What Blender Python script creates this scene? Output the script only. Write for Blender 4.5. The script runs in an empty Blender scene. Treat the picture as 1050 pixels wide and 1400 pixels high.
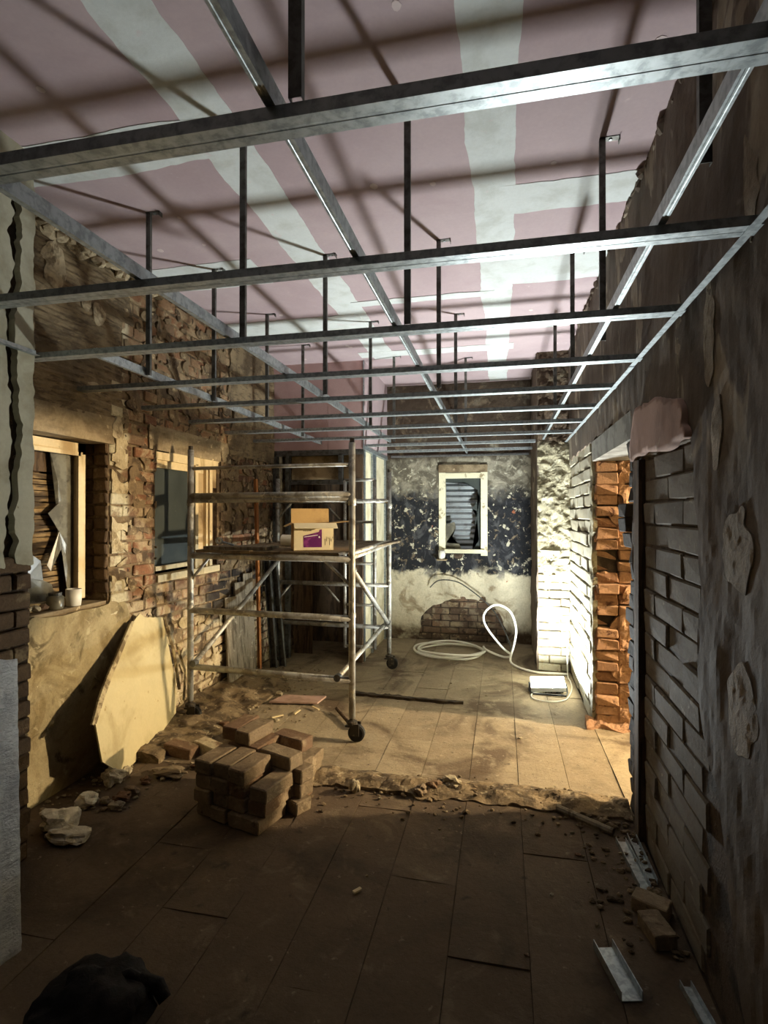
import bpy, bmesh, math, random
from mathutils import Vector, Matrix, Euler, noise
random.seed(11)
scene = bpy.context.scene
COL = scene.collection

# ------------------------------------------------------------------ camera, world, lights, exposure
cd = bpy.data.cameras.new('camera'); cam = bpy.data.objects.new('camera', cd); COL.objects.link(cam)
cd.sensor_fit = 'VERTICAL'; cd.sensor_height = 36.0; cd.lens = 740.0 / 1400 * 36.0
cd.clip_start = 0.05; cd.clip_end = 60
cam.location = (0, 0, 1.65)
cam.rotation_euler = (math.radians(90.31), 0, math.radians(12.27))
scene.camera = cam
w = bpy.data.worlds.new('night'); scene.world = w; w.use_nodes = True
w.node_tree.nodes['Background'].inputs[0].default_value = (0.02, 0.025, 0.04, 1)
w.node_tree.nodes['Background'].inputs[1].default_value = 0.25
vs = scene.view_settings
vs.view_transform = 'Standard'; vs.look = 'None'; vs.gamma = 1; vs.use_curve_mapping = False
vs.exposure = 0.12

def add_light(name, kind, loc, energy, color, size=0.1, aim=None, sizey=None):
    l = bpy.data.lights.new(name, kind); l.energy = energy; l.color = color
    o = bpy.data.objects.new(name, l); COL.objects.link(o); o.location = loc
    if kind == 'AREA':
        l.size = size
        if sizey: l.shape = 'RECTANGLE'; l.size_y = sizey
    elif kind in ('POINT', 'SPOT'):
        l.shadow_soft_size = size
    if aim is not None:
        d = Vector(aim) - Vector(loc)
        o.rotation_euler = d.to_track_quat('-Z', 'Y').to_euler()
    return o
# the floodlight lying on the floor by the chimney pier (light of the lamp built below)
add_light('floodlight_beam', 'AREA', (0.42, 5.30, 0.105), 195, (0.93, 1.0, 1.0), 0.28, (0.40, 5.30, 1.6), 0.18)
# lamp burning in the next room, seen only through the doorway
add_light('side_room_lamp', 'POINT', (3.75, 4.28, 1.92), 1500, (1.0, 0.79, 0.51), 0.06)
# dim fill light added behind the camera, no lamp known there
add_light('added_rear_fill', 'AREA', (-1.0, -2.2, 2.9), 1, (1.0, 0.78, 0.55), 0.8, (-0.6, 3, 0.6))

# ------------------------------------------------------------------ helpers
def lin(c):
    out = []
    for v in c[:3]:
        v /= 255.0
        out.append(v / 12.92 if v <= 0.04045 else ((v + 0.055) / 1.055) ** 2.4)
    return (*out, 1)

def material(name, base, alt=None, layers=(), rough=0.88, metal=0.0, bump=None, spec=0.3, emis=None, trans=0.0, grain=0.12, aniso=(1, 1, 1)):
    m = bpy.data.materials.new(name); m.use_nodes = True
    nt = m.node_tree; N = nt.nodes; L = nt.links
    bs = N['Principled BSDF']
    bs.inputs['Roughness'].default_value = rough; bs.inputs['Metallic'].default_value = metal
    bs.inputs['Specular IOR Level'].default_value = spec
    if trans: bs.inputs['Transmission Weight'].default_value = trans
    geo = N.new('ShaderNodeNewGeometry')
    sep = N.new('ShaderNodeSeparateXYZ'); L.new(geo.outputs['Position'], sep.inputs[0])
    def math_(op, a, b=None, clamp=False):
        n = N.new('ShaderNodeMath'); n.operation = op; n.use_clamp = clamp
        for i, x in enumerate((a, b)):
            if x is None: continue
            if isinstance(x, (int, float)): n.inputs[i].default_value = x
            else: L.new(x, n.inputs[i])
        return n.outputs[0]
    def noise_(scale, detail=5, stretch=(1, 1, 1), dist=0.0, seed=0.0, rough_=0.6):
        mp = N.new('ShaderNodeMapping'); L.new(geo.outputs['Position'], mp.inputs[0])
        mp.inputs['Scale'].default_value = stretch; mp.inputs['Location'].default_value = (seed, seed * 1.7, seed * 0.6)
        n = N.new('ShaderNodeTexNoise'); L.new(mp.outputs[0], n.inputs['Vector'])
        n.inputs['Scale'].default_value = scale; n.inputs['Detail'].default_value = detail
        n.inputs['Distortion'].default_value = dist; n.inputs['Roughness'].default_value = rough_
        return n.outputs['Fac']
    def ramp_(v, lo, hi):
        n = N.new('ShaderNodeMapRange'); n.interpolation_type = 'SMOOTHSTEP'
        L.new(v, n.inputs[0]); n.inputs[1].default_value = lo; n.inputs[2].default_value = hi
        return n.outputs[0]
    def mix_(f, a, b):
        n = N.new('ShaderNodeMix'); n.data_type = 'RGBA'
        if isinstance(f, (int, float)): n.inputs[0].default_value = f
        else: L.new(f, n.inputs[0])
        for s, x in ((6, a), (7, b)):
            if isinstance(x, tuple): n.inputs[s].default_value = x
            else: L.new(x, n.inputs[s])
        return n.outputs[2]
    col = lin(base)
    if alt:
        oi = N.new('ShaderNodeObjectInfo')
        for i, a in enumerate(alt):
            k = i + 1.0
            r = oi.outputs['Random'] if i == 0 else math_('FRACT', math_('MULTIPLY', oi.outputs['Random'], 17.3 * k))
            col = mix_(ramp_(r, 0.35, 0.95) if i == 0 else ramp_(r, 0.6, 0.95), col, lin(a))
    for i, ly in enumerate(layers):
        v = noise_(ly.get('scale', 4), ly.get('detail', 6), ly.get('stretch', (1, 1, 1)), ly.get('dist', 0.3), ly.get('seed', 3.1 * i + 1))
        f = ramp_(v, ly.get('lo', 0.45), ly.get('hi', 0.6))
        if 'bands' in ly:
            wn = noise_(ly.get('wscale', 6), 6, ly.get('wstretch', (1, 1, 1)), 0.4, 9.3 + i)
            wob = math_('MULTIPLY', math_('SUBTRACT', wn, 0.5), ly.get('wob', 0.3))
            if ly.get('solid'): f = None
            for ax, edge, soft, sign in ly['bands']:
                c = math_('ADD', sep.outputs[ax], wob)
                b = ramp_(c, edge - soft, edge + soft) if sign > 0 else math_('SUBTRACT', 1.0, ramp_(c, edge - soft, edge + soft))
                f = b if f is None else math_('MULTIPLY', f, b)
        if 'amt' in ly: f = math_('MULTIPLY', f, ly['amt'])
        col = mix_(f, col, lin(ly['col']))
    if grain:
        g = noise_(55, 4, aniso, 0, 0.37)
        h = noise_(7, 5, aniso, 0.5, 2.37)
        k = math_('ADD', math_('MULTIPLY', ramp_(g, 0.25, 0.75), grain), math_('MULTIPLY', ramp_(h, 0.25, 0.75), grain))
        k = math_('ADD', k, 1.0 - grain)
        hs = N.new('ShaderNodeVectorMath'); hs.operation = 'SCALE'
        if isinstance(col, tuple):
            rgb = N.new('ShaderNodeRGB'); rgb.outputs[0].default_value = col; col = rgb.outputs[0]
        L.new(col, hs.inputs[0]); L.new(k, hs.inputs['Scale'])
        L.new(hs.outputs[0], bs.inputs['Base Color'])
    elif isinstance(col, tuple): bs.inputs['Base Color'].default_value = col
    else: L.new(col, bs.inputs['Base Color'])
    if emis:
        bs.inputs['Emission Color'].default_value = lin(emis[0]); bs.inputs['Emission Strength'].default_value = emis[1]
    if bump:
        n = noise_(bump[0], 8, bump[3] if len(bump) > 3 else (1, 1, 1), 0.4, 5.5, 0.65)
        b = N.new('ShaderNodeBump'); b.inputs['Strength'].default_value = bump[1]; b.inputs['Distance'].default_value = bump[2]
        L.new(n, b.inputs['Height'])
        n2 = noise_(bump[0] * 4.5, 6, bump[3] if len(bump) > 3 else (1, 1, 1), 0.2, 8.5, 0.7)
        b2 = N.new('ShaderNodeBump'); b2.inputs['Strength'].default_value = min(1, bump[1] * 1.1); b2.inputs['Distance'].default_value = bump[2] * .4
        L.new(n2, b2.inputs['Height']); L.new(b.outputs[0], b2.inputs['Normal']); L.new(b2.outputs[0], bs.inputs['Normal'])
    return m

class MB:
    def __init__(s): s.v = []; s.f = []
    def add(s, vs, fs):
        o = len(s.v); s.v += [tuple(p) for p in vs]; s.f += [tuple(i + o for i in f) for f in fs]; return s
    def box(s, x0, x1, y0, y1, z0, z1, M=None, jit=0):
        vs = [Vector((x, y, z)) for z in (z0, z1) for y in (y0, y1) for x in (x0, x1)]
        if jit: vs = [p + Vector((random.uniform(-jit, jit), random.uniform(-jit, jit), random.uniform(-jit, jit))) for p in vs]
        if M is not None: vs = [M @ p for p in vs]
        return s.add(vs, [(0, 2, 3, 1), (4, 5, 7, 6), (0, 1, 5, 4), (2, 6, 7, 3), (0, 4, 6, 2), (1, 3, 7, 5)])
    def tube(s, p0, p1, r, n=10, r1=None):
        return s.path([p0, p1], r, n, r1)
    def path(s, pts, r, n=8, r1=None, closed=False):
        pts = [Vector(p) for p in pts]; m = len(pts); vs = []; fs = []
        up = None
        for i, p in enumerate(pts):
            t = (pts[min(i + 1, m - 1)] - pts[max(i - 1, 0)]).normalized()
            if up is None:
                a = Vector((0, 0, 1)) if abs(t.z) < 0.9 else Vector((1, 0, 0))
                up = t.cross(a).normalized()
            up = (up - t * up.dot(t)).normalized(); sd = t.cross(up)
            rr = r if r1 is None else r + (r1 - r) * i / (m - 1)
            for k in range(n):
                a = 2 * math.pi * k / n
                vs.append(p + (up * math.cos(a) + sd * math.sin(a)) * rr)
        for i in range(m - 1):
            for k in range(n):
                a, b = i * n + k, i * n + (k + 1) % n
                fs.append((a, b, b + n, a + n))
        fs.append(tuple(range(n - 1, -1, -1))); fs.append(tuple((m - 1) * n + k for k in range(n)))
        return s.add(vs, fs)
    def prism(s, outline, p0, p1, side, up):
        """outline (a,b) swept p0 -> p1, a along side, b along up"""
        p0, p1, side, up = Vector(p0), Vector(p1), Vector(side), Vector(up); n = len(outline)
        vs = [p + side * a + up * b for p in (p0, p1) for a, b in outline]
        fs = [(k, (k + 1) % n, (k + 1) % n + n, k + n) for k in range(n)]
        fs += [tuple(range(n - 1, -1, -1)), tuple(range(n, 2 * n))]
        return s.add(vs, fs)
    def lathe(s, prof, c, axis='z', n=20):
        c = Vector(c); vs = []; fs = []; m = len(prof)
        for r, h in prof:
            for k in range(n):
                a = 2 * math.pi * k / n; x, y = r * math.cos(a), r * math.sin(a)
                vs.append(c + (Vector((x, y, h)) if axis == 'z' else Vector((h, x, y)) if axis == 'x' else Vector((x, h, y))))
        for i in range(m - 1):
            for k in range(n):
                a, b = i * n + k, i * n + (k + 1) % n
                fs.append((a, b, b + n, a + n))
        return s.add(vs, fs)
    def chunk(s, c, sx, sy, sz, seed, M=None, sub=1):
        bm = bmesh.new(); bmesh.ops.create_icosphere(bm, subdivisions=sub, radius=1)
        off = Vector((seed * 3.7, seed * 1.3, seed * 7.1)); R = M or Euler((random.random() * 6, random.random() * 6, random.random() * 6)).to_matrix()
        vs = []
        for v in bm.verts:
            q = v.co * (0.72 + 0.55 * noise.noise(v.co * 1.3 + off) + (0.16 * noise.noise(v.co * 5 + off) + .07 * noise.noise(v.co * 12 + off) if sub > 1 else 0))
            q = R @ q
            q = Vector((max(-.72, min(.72, q.x)), max(-.72, min(.72, q.y)), max(-.72, min(.72, q.z)))) / 0.72
            vs.append(Vector(c) + Vector((q.x * sx, q.y * sy, q.z * sz)))
        idx = {v: i for i, v in enumerate(bm.verts)}
        fs = [tuple(idx[v] for v in f.verts) for f in bm.faces]; bm.free()
        return s.add(vs, fs)
    def relief(s, org, U, V, Nn, u0, u1, v0, v1, cell, mask=None, height=None, base=-0.012, jit=0.35):
        org, U, V, Nn = Vector(org), Vector(U), Vector(V), Vector(Nn)
        nu = max(1, round((u1 - u0) / cell)); nv = max(1, round((v1 - v0) / cell))
        du = (u1 - u0) / nu; dv = (v1 - v0) / nv
        keep = {(i, j) for i in range(nu) for j in range(nv) if mask is None or mask(u0 + (i + .5) * du, v0 + (j + .5) * dv)}
        flip = U.cross(V).dot(Nn) < 0
        idx = {}; vs = []; fs = []; bas = {}
        def vert(i, j):
            if (i, j) not in idx:
                u, v = u0 + i * du, v0 + j * dv
                full = all((a, b) in keep for a in (i - 1, i) for b in (j - 1, j))
                if not full and 0 < i < nu: u += noise.noise((u * 9, v * 9, 3.1)) * cell * 2 * jit
                if not full and 0 < j < nv: v += noise.noise((u * 9, v * 9, 8.7)) * cell * 2 * jit
                h = height(u, v) if height else 0
                idx[(i, j)] = len(vs); vs.append(org + U * u + V * v + Nn * h)
            return idx[(i, j)]
        def vbase(i, j):
            if (i, j) not in bas:
                vert(i, j); p = vs[idx[(i, j)]]
                d = (p - org).dot(Nn); bas[(i, j)] = len(vs); vs.append(p - Nn * (d - base))
            return bas[(i, j)]
        be = []
        for (i, j) in sorted(keep):
            q = (vert(i, j), vert(i + 1, j), vert(i + 1, j + 1), vert(i, j + 1))
            fs.append(q[::-1] if flip else q)
            for (a, b), nb in ((((i, j), (i + 1, j)), (i, j - 1)), (((i + 1, j), (i + 1, j + 1)), (i + 1, j)),
                               (((i + 1, j + 1), (i, j + 1)), (i, j + 1)), (((i, j + 1), (i, j)), (i - 1, j))):
                if nb not in keep:
                    be.append((a, b))
        lap = {}
        for a, b in be: lap.setdefault(a, []).append(b); lap.setdefault(b, []).append(a)
        for it in range(3):
            new = {}
            for a, nb in lap.items():
                if a[0] in (0, nu) or a[1] in (0, nv) or len(nb) != 2: continue
                new[a] = vs[idx[a]] * .4 + (vs[idx[nb[0]]] + vs[idx[nb[1]]]) * .3
            for a, p in new.items(): vs[idx[a]] = p
        for a, b in be:
                if True:
                    q = (vbase(*a), vbase(*b), vert(*b), vert(*a))
                    fs.append(q[::-1] if flip else q)
        return s.add(vs, fs)
    def mesh(s, name, mat, smooth=False):
        me = bpy.data.meshes.new(name); me.from_pydata(s.v, [], s.f); me.update()
        if mat: me.materials.append(mat)
        if smooth: me.polygons.foreach_set('use_smooth', [True] * len(me.polygons))
        return me
    def build(s, name, mat, parent=None, smooth=False, loc=None):
        o = bpy.data.objects.new(name, s.mesh(name, mat, smooth)); COL.objects.link(o)
        if parent: o.parent = parent
        if loc: o.location = loc
        return o

def tag(o, label=None, cat=None, group=None, kind=None):
    if label: o['label'] = label
    if cat: o['category'] = cat
    if group: o['group'] = group
    if kind: o['kind'] = kind
    return o
def empty(name, loc=(0, 0, 0)):
    o = bpy.data.objects.new(name, None); COL.objects.link(o); o.location = loc; o.empty_display_size = .05; return o
def settle(o):
    """move the object's origin to the centre of its foot, mesh unmoved"""
    me = o.data; vs = [v.co.copy() for v in me.vertices]
    c = Vector((sum(v.x for v in vs) / len(vs), sum(v.y for v in vs) / len(vs), min(v.z for v in vs)))
    me.transform(Matrix.Translation(-c)); o.location = c; return o
def fbm(x, y, z=0.0, o=4): return noise.fractal((x, y, z), 1.0, 2.0, o)
def inpoly(x, y, P):
    c = False; n = len(P)
    for i in range(n):
        x1, y1 = P[i]; x2, y2 = P[(i + 1) % n]
        if (y1 > y) != (y2 > y) and x < (x2 - x1) * (y - y1) / (y2 - y1) + x1: c = not c
    return c

# ------------------------------------------------------------------ materials
M = {}
M['floor'] = material('floor_tiles', (152, 137, 112), alt=[(136, 121, 98)], layers=[
    dict(col=(92, 76, 58), scale=1.6, lo=.45, hi=.66, dist=.8), dict(col=(160, 146, 122), scale=5, lo=.54, hi=.7, dist=.6, amt=.6),
    dict(col=(62, 50, 38), scale=9, lo=.64, hi=.72, dist=.3, amt=.75), dict(col=(182, 168, 144), scale=24, lo=.62, hi=.72, amt=.5), dict(col=(66, 54, 40), scale=48, lo=.62, hi=.7, amt=.7)], bump=(30, .5, .01), rough=.85, grain=.2)
M['floor_near'] = material('brown_floor_tiles', (98, 82, 64), alt=[(88, 72, 55)], layers=[
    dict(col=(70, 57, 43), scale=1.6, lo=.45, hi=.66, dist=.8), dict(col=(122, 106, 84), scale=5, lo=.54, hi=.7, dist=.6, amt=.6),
    dict(col=(50, 40, 30), scale=9, lo=.62, hi=.72, dist=.3, amt=.75), dict(col=(150, 134, 110), scale=26, lo=.64, hi=.73, amt=.5)], bump=(30, .5, .01), rough=.85, grain=.2)  # darker brown tiles on the camera side of the mortar ridge
M['screed'] = material('dark_screed', (70, 58, 44), layers=[dict(col=(48, 38, 28), scale=8)], bump=(40, .5, .01))
M['dust'] = material('mortar_dust', (128, 110, 84), layers=[dict(col=(82, 68, 50), scale=10, lo=.45, hi=.6), dict(col=(165, 150, 120), scale=22, lo=.58, hi=.68)], bump=(60, .8, .01), grain=.25)
M['rubble'] = material('pale_rubble', (166, 154, 128), alt=[(128, 112, 88), (110, 82, 62)], layers=[dict(col=(100, 86, 64), scale=12, lo=.5, hi=.7, amt=.6)], bump=(60, .7, .01), grain=.2)
M['brick_heap'] = material('reclaimed_brick', (128, 110, 86), alt=[(144, 126, 100), (118, 92, 70)], layers=[
    dict(col=(160, 142, 114), scale=11, lo=.52, hi=.66, dist=.8, amt=.75), dict(col=(64, 46, 36), scale=26, lo=.6, hi=.7, amt=.6)], bump=(70, .8, .01), grain=.25)
M['pink'] = material('pink_plasterboard', (178, 160, 162), layers=[dict(col=(166, 146, 149), scale=1.1, lo=.4, hi=.7), dict(col=(204, 186, 186), scale=9, lo=.68, hi=.75, amt=.5)], bump=(200, .06, .005), grain=.05)
M['pink_light'] = material('filled_pink', (200, 184, 182), grain=.05)
M['pink_dull'] = material('pink_plasterboard_cupboard', (188, 158, 154), layers=[dict(col=(176, 144, 140), scale=2)], grain=.06)
M['joint'] = material('jointing_plaster', (202, 206, 204), layers=[dict(col=(186, 189, 184), scale=5, lo=.45, hi=.7), dict(col=(206, 188, 188), scale=14, lo=.62, hi=.74, amt=.5)], bump=(30, .15, .01), grain=.06)
M['galv'] = material('galvanised_steel', (176, 184, 186), layers=[dict(col=(140, 148, 150), scale=40, lo=.4, hi=.65)], rough=.42, metal=.75, spec=.5, bump=(300, .04, .002), grain=.1)
M['galv_dull'] = material('dull_strap_steel', (112, 112, 108), layers=[dict(col=(80, 78, 72), scale=18, lo=.4, hi=.65)], rough=.5, metal=.7, grain=.1)
M['scaf'] = material('paint_flecked_aluminium', (168, 166, 158), layers=[dict(col=(128, 122, 110), scale=9, lo=.42, hi=.62, dist=.8), dict(col=(210, 204, 184), scale=16, lo=.58, hi=.66, dist=.5, amt=.8), dict(col=(70, 60, 46), scale=22, lo=.66, hi=.72, amt=.7)], rough=.5, metal=.45, bump=(90, .2, .004), grain=.15)
M['deck'] = material('scaffold_deck_board', (120, 104, 80), layers=[dict(col=(82, 70, 54), scale=5, stretch=(1, 8, 1)), dict(col=(178, 166, 140), scale=12, lo=.6, hi=.7)], bump=(40, .4, .006), grain=.2)
M['castor'] = material('castor_iron', (64, 58, 50), layers=[dict(col=(110, 98, 80), scale=20, lo=.55, hi=.68)], rough=.6, metal=.4)
M['rubber'] = material('castor_tyre', (36, 34, 32), layers=[dict(col=(92, 84, 70), scale=16, lo=.58, hi=.7)], rough=.8)
M['cream'] = material('cream_window_paint', (214, 194, 152), layers=[dict(col=(176, 150, 106), scale=6, stretch=(1, 1, .3), lo=.5, hi=.66), dict(col=(92, 74, 52), scale=18, lo=.66, hi=.72)], bump=(60, .3, .004), rough=.6, grain=.1)
M['white_frame'] = material('flaking_white_frame_paint', (220, 214, 184), layers=[dict(col=(150, 136, 104), scale=9, lo=.55, hi=.66), dict(col=(84, 72, 54), scale=20, lo=.66, hi=.72)], bump=(60, .4, .005), rough=.65, grain=.1)
M['glass'] = material('dusty_dark_glass', (58, 64, 61), layers=[dict(col=(46, 52, 50), scale=3, lo=.4, hi=.7), dict(col=(140, 146, 140), scale=30, lo=.68, hi=.74, amt=.4)], rough=.55, spec=.3, grain=.05)
M['shard'] = material('grimy_broken_glass', (104, 100, 86), layers=[dict(col=(140, 136, 118), scale=8), dict(col=(76, 72, 60), scale=14, lo=.55, hi=.7)], rough=.3, spec=.6, trans=.35)
M['shutter'] = material('brown_slat_shutter', (140, 116, 80), layers=[dict(col=(66, 52, 36), scale=6, stretch=(1, .5, 4))], bump=(40, .3, .004), grain=.2)
M['sheet_iron'] = material('corrugated_iron', (150, 156, 158), layers=[dict(col=(96, 90, 84), scale=5, lo=.5, hi=.7)], rough=.38, metal=.7)
M['old_plaster_left'] = material('stained_buff_plaster', (156, 142, 108), layers=[
    dict(col=(124, 108, 76), scale=3.2, lo=.42, hi=.66, dist=1.2), dict(col=(98, 86, 60), scale=6, lo=.56, hi=.68, dist=.8), dict(col=(184, 172, 138), scale=11, lo=.6, hi=.68, dist=1.0, amt=.7)], bump=(22, .6, .012), grain=.18)
M['combed'] = material('combed_brown_render', (132, 114, 86), layers=[dict(col=(92, 78, 58), scale=3, lo=.4, hi=.65, dist=.8), dict(col=(142, 122, 94), scale=12, lo=.62, hi=.7, dist=.6), dict(col=(74, 60, 44), scale=30, stretch=(1, .3, 1.6), lo=.52, hi=.62, amt=.7)], bump=(26, .9, .012, (1, .4, 2.0)), grain=.2)
M['dab'] = material('adhesive_dab', (176, 160, 130), layers=[dict(col=(128, 112, 86), scale=12, lo=.45, hi=.62, dist=1.0)], bump=(24, .8, .012), grain=.2)
M['dab_right'] = material('grimy_adhesive', (140, 127, 108), layers=[dict(col=(110, 96, 76), scale=7, lo=.45, hi=.62, dist=1.0, stretch=(1, 1, .5))], bump=(24, .8, .012), grain=.2)
M['nib'] = material('skimmed_grey_plaster', (172, 168, 148), layers=[dict(col=(150, 144, 122), scale=4, lo=.45, hi=.65), dict(col=(112, 100, 80), scale=10, lo=.66, hi=.72)], bump=(40, .2, .006), grain=.08)
M['nib_core'] = material('raw_nib_masonry', (64, 50, 36), layers=[dict(col=(52, 40, 30), scale=7), dict(col=(128, 112, 86), scale=14, lo=.58, hi=.68)], bump=(25, 1, .02), grain=.2)
M['mortar_left'] = material('crumbling_lime_mortar', (128, 108, 80), layers=[dict(col=(84, 68, 50), scale=7), dict(col=(170, 152, 118), scale=14, lo=.58, hi=.68)], bump=(30, 1, .015), grain=.2)
M['smear_pale'] = material('pale_lime_smear', (186, 170, 136), layers=[dict(col=(140, 122, 90), scale=8, lo=.45, hi=.62), dict(col=(206, 196, 168), scale=15, lo=.6, hi=.68)], bump=(30, 1, .012), grain=.22)
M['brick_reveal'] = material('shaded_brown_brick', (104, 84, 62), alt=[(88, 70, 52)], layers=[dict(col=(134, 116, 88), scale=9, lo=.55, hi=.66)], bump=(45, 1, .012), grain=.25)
M['brick_left'] = material('limewashed_red_brick', (134, 92, 64), alt=[(124, 98, 74), (100, 72, 54)], layers=[
    dict(col=(176, 156, 122), scale=5, lo=.47, hi=.62, dist=1.0, amt=.85),
    dict(col=(196, 180, 148), scale=7, lo=.36, hi=.55, dist=.8, bands=[(2, 1.0, .15, -1)], wob=.3, amt=.85),
    dict(col=(146, 120, 88), scale=4, lo=.36, hi=.6, dist=.8, bands=[(2, 2.28, .1, 1)], wob=.2, amt=.6),
    dict(col=(206, 196, 164), scale=6, lo=.34, hi=.5, bands=[(1, 3.36, .03, -1)], wob=.04, amt=.9),
    dict(col=(34, 30, 30), scale=4, lo=.38, hi=.5, bands=[(2, 1.12, .06, -1), (2, .74, .05, 1), (1, 4.3, .2, 1)], wob=.35, amt=.95),
    dict(col=(60, 44, 34), scale=14, lo=.62, hi=.7, dist=.5)], bump=(45, 1, .014), grain=.25)
M['concrete'] = material('rough_lintel_concrete', (150, 134, 106), layers=[dict(col=(112, 96, 72), scale=4, stretch=(1, .3, 1)), dict(col=(190, 172, 138), scale=13, lo=.62, hi=.7)], bump=(30, .6, .01), grain=.2)
M['concrete_grey'] = material('grey_lintel_concrete', (128, 126, 118), layers=[dict(col=(100, 96, 88), scale=5)], bump=(40, .4, .008), grain=.15)
M['back'] = material('flaking_wall_coats', (146, 140, 122), layers=[
    dict(col=(98, 92, 78), scale=5, lo=.42, hi=.58, dist=.8), dict(col=(182, 178, 158), scale=10, lo=.56, hi=.66, dist=.8),
    dict(col=(200, 190, 162), solid=True, bands=[(2, .95, .05, -1)], wob=.3, wscale=5),
    dict(col=(150, 134, 106), scale=4, lo=.5, hi=.65, dist=.8, bands=[(2, .8, .1, -1)], wob=.2),
    dict(col=(31, 32, 35), solid=True, bands=[(2, .88, .035, 1), (2, 1.95, .14, -1)], wob=.55, wscale=3.4),
    dict(col=(84, 84, 84), scale=7, lo=.5, hi=.64, dist=1.2, stretch=(1, 1, .5), bands=[(2, .85, .05, 1), (2, 2.0, .1, -1)], wob=.2, amt=.7),
    dict(col=(120, 106, 84), scale=13, lo=.58, hi=.66, dist=1.0, seed=8, bands=[(2, .85, .05, 1), (2, 2.0, .1, -1)], wob=.2, amt=.8),
    dict(col=(186, 180, 156), scale=13, lo=.60, hi=.65, dist=.3, bands=[(2, .85, .05, 1), (2, 2.3, .1, -1)], amt=.95),
    dict(col=(150, 92, 64), scale=6, lo=.70, hi=.74, seed=14, dist=.3),
    dict(col=(66, 54, 42), scale=3, lo=.25, hi=.45, bands=[(2, 2.40, .05, 1)], wob=.2),
    dict(col=(118, 104, 84), scale=6, lo=.55, hi=.68, dist=.8, bands=[(2, 2.42, .03, 1)], amt=.8),
    dict(col=(84, 66, 48), scale=3, lo=.3, hi=.5, bands=[(2, .16, .08, -1)], wob=.25)], bump=(28, .8, .014), grain=.2)
M['brick_back'] = material('brown_bared_brick', (104, 84, 66), alt=[(116, 92, 72), (86, 70, 56)], layers=[dict(col=(142, 128, 104), scale=5, lo=.48, hi=.6, dist=.8, amt=.8), dict(col=(156, 138, 108), scale=8, lo=.55, hi=.66), dict(col=(62, 50, 40), scale=10, lo=.58, hi=.68)], bump=(45, 1, .012), grain=.2)
M['pier'] = material('white_distempered_render', (158, 150, 124), layers=[
    dict(col=(122, 114, 90), scale=7, lo=.48, hi=.62, dist=1.4), dict(col=(176, 170, 146), scale=11, lo=.55, hi=.64, dist=1.2), dict(col=(92, 82, 64), scale=13, lo=.63, hi=.69, dist=1.0),
    dict(col=(78, 64, 50), scale=3, lo=.2, hi=.4, bands=[(2, 2.40, .05, 1)], wob=.1),
    dict(col=(120, 104, 82), scale=6, lo=.55, hi=.68, dist=.8, bands=[(2, 2.42, .03, 1)], amt=.8)], bump=(26, 1, .02), grain=.15)
M['brick_white'] = material('whitewashed_brick', (172, 166, 146), alt=[(158, 150, 128)], layers=[dict(col=(160, 146, 116), scale=10, lo=.55, hi=.66, dist=.6), dict(col=(134, 98, 72), scale=9, lo=.68, hi=.73)], bump=(40, .9, .012), grain=.12)
M['mortar_white'] = material('grimy_joint_mortar', (132, 120, 96), layers=[dict(col=(88, 76, 58), scale=9)], bump=(40, 1, .01), grain=.2)
M['shade_brick'] = material('shade_darkened_brick', (54, 45, 38), alt=[(44, 37, 31)], layers=[dict(col=(80, 68, 54), scale=12, lo=.6, hi=.7)], bump=(40, 1, .016), grain=.2)  # unlit side of the near jamb put into the brick colour
M['brick_orange'] = material('broken_orange_brick', (168, 128, 98), alt=[(178, 138, 106), (148, 108, 80)], layers=[dict(col=(190, 150, 110), scale=9, lo=.58, hi=.68, dist=.8, amt=.7), dict(col=(84, 48, 30), scale=12, lo=.58, hi=.68, dist=.5)], bump=(40, 1, .018), grain=.25)
M['mortar_dark'] = material('sooty_mortar', (86, 72, 58), layers=[dict(col=(56, 46, 36), scale=7)], bump=(30, 1, .012), grain=.2)
M['block'] = material('grey_concrete_block', (110, 101, 86), alt=[(100, 91, 77)], layers=[dict(col=(96, 84, 68), scale=6, lo=.45, hi=.65, stretch=(1, 1, 2)), dict(col=(164, 152, 130), scale=16, lo=.62, hi=.7, amt=.6)], bump=(50, .6, .008), grain=.2)
M['plaster_right'] = material('grimy_brown_plaster', (98, 85, 72), layers=[
    dict(col=(80, 69, 58), scale=1.8, lo=.4, hi=.65, dist=.6), dict(col=(142, 130, 112), scale=3.2, detail=4, lo=.56, hi=.60, stretch=(1, 1, .5), dist=.6, bands=[(2, 1.85, .15, 1)], wob=.4, amt=.85), dict(col=(112, 98, 82), scale=2, lo=.52, hi=.7, dist=.5, bands=[(2, 1.85, .2, -1)], amt=.7),
    dict(col=(66, 56, 46), scale=3, lo=.58, hi=.68, stretch=(1, 1, .6), seed=21, amt=.5)], bump=(30, .25, .008), grain=.12)
M['plaster_patch'] = material('pinkish_patch_plaster', (158, 130, 118), layers=[dict(col=(140, 114, 102), scale=3), dict(col=(176, 166, 150), scale=3, lo=.58, hi=.7)], bump=(40, .15, .006), grain=.08)
M['timber_dark'] = material('dark_weathered_timber', (96, 76, 56), layers=[dict(col=(62, 48, 34), scale=8, stretch=(3, 3, .4))], bump=(40, .6, .008, (4, 4, .4)), grain=.2)
M['timber_warm'] = material('orange_brown_batten', (178, 116, 66), layers=[dict(col=(140, 88, 48), scale=8, stretch=(3, 3, .4))], bump=(60, .3, .005, (4, 4, .4)), grain=.15)
M['timber_grey'] = material('greyed_board', (138, 128, 110), layers=[dict(col=(98, 88, 72), scale=7, stretch=(3, 3, .4)), dict(col=(170, 162, 144), scale=12, lo=.6, hi=.7)], bump=(50, .5, .006, (4, 4, .4)), grain=.2)
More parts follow.
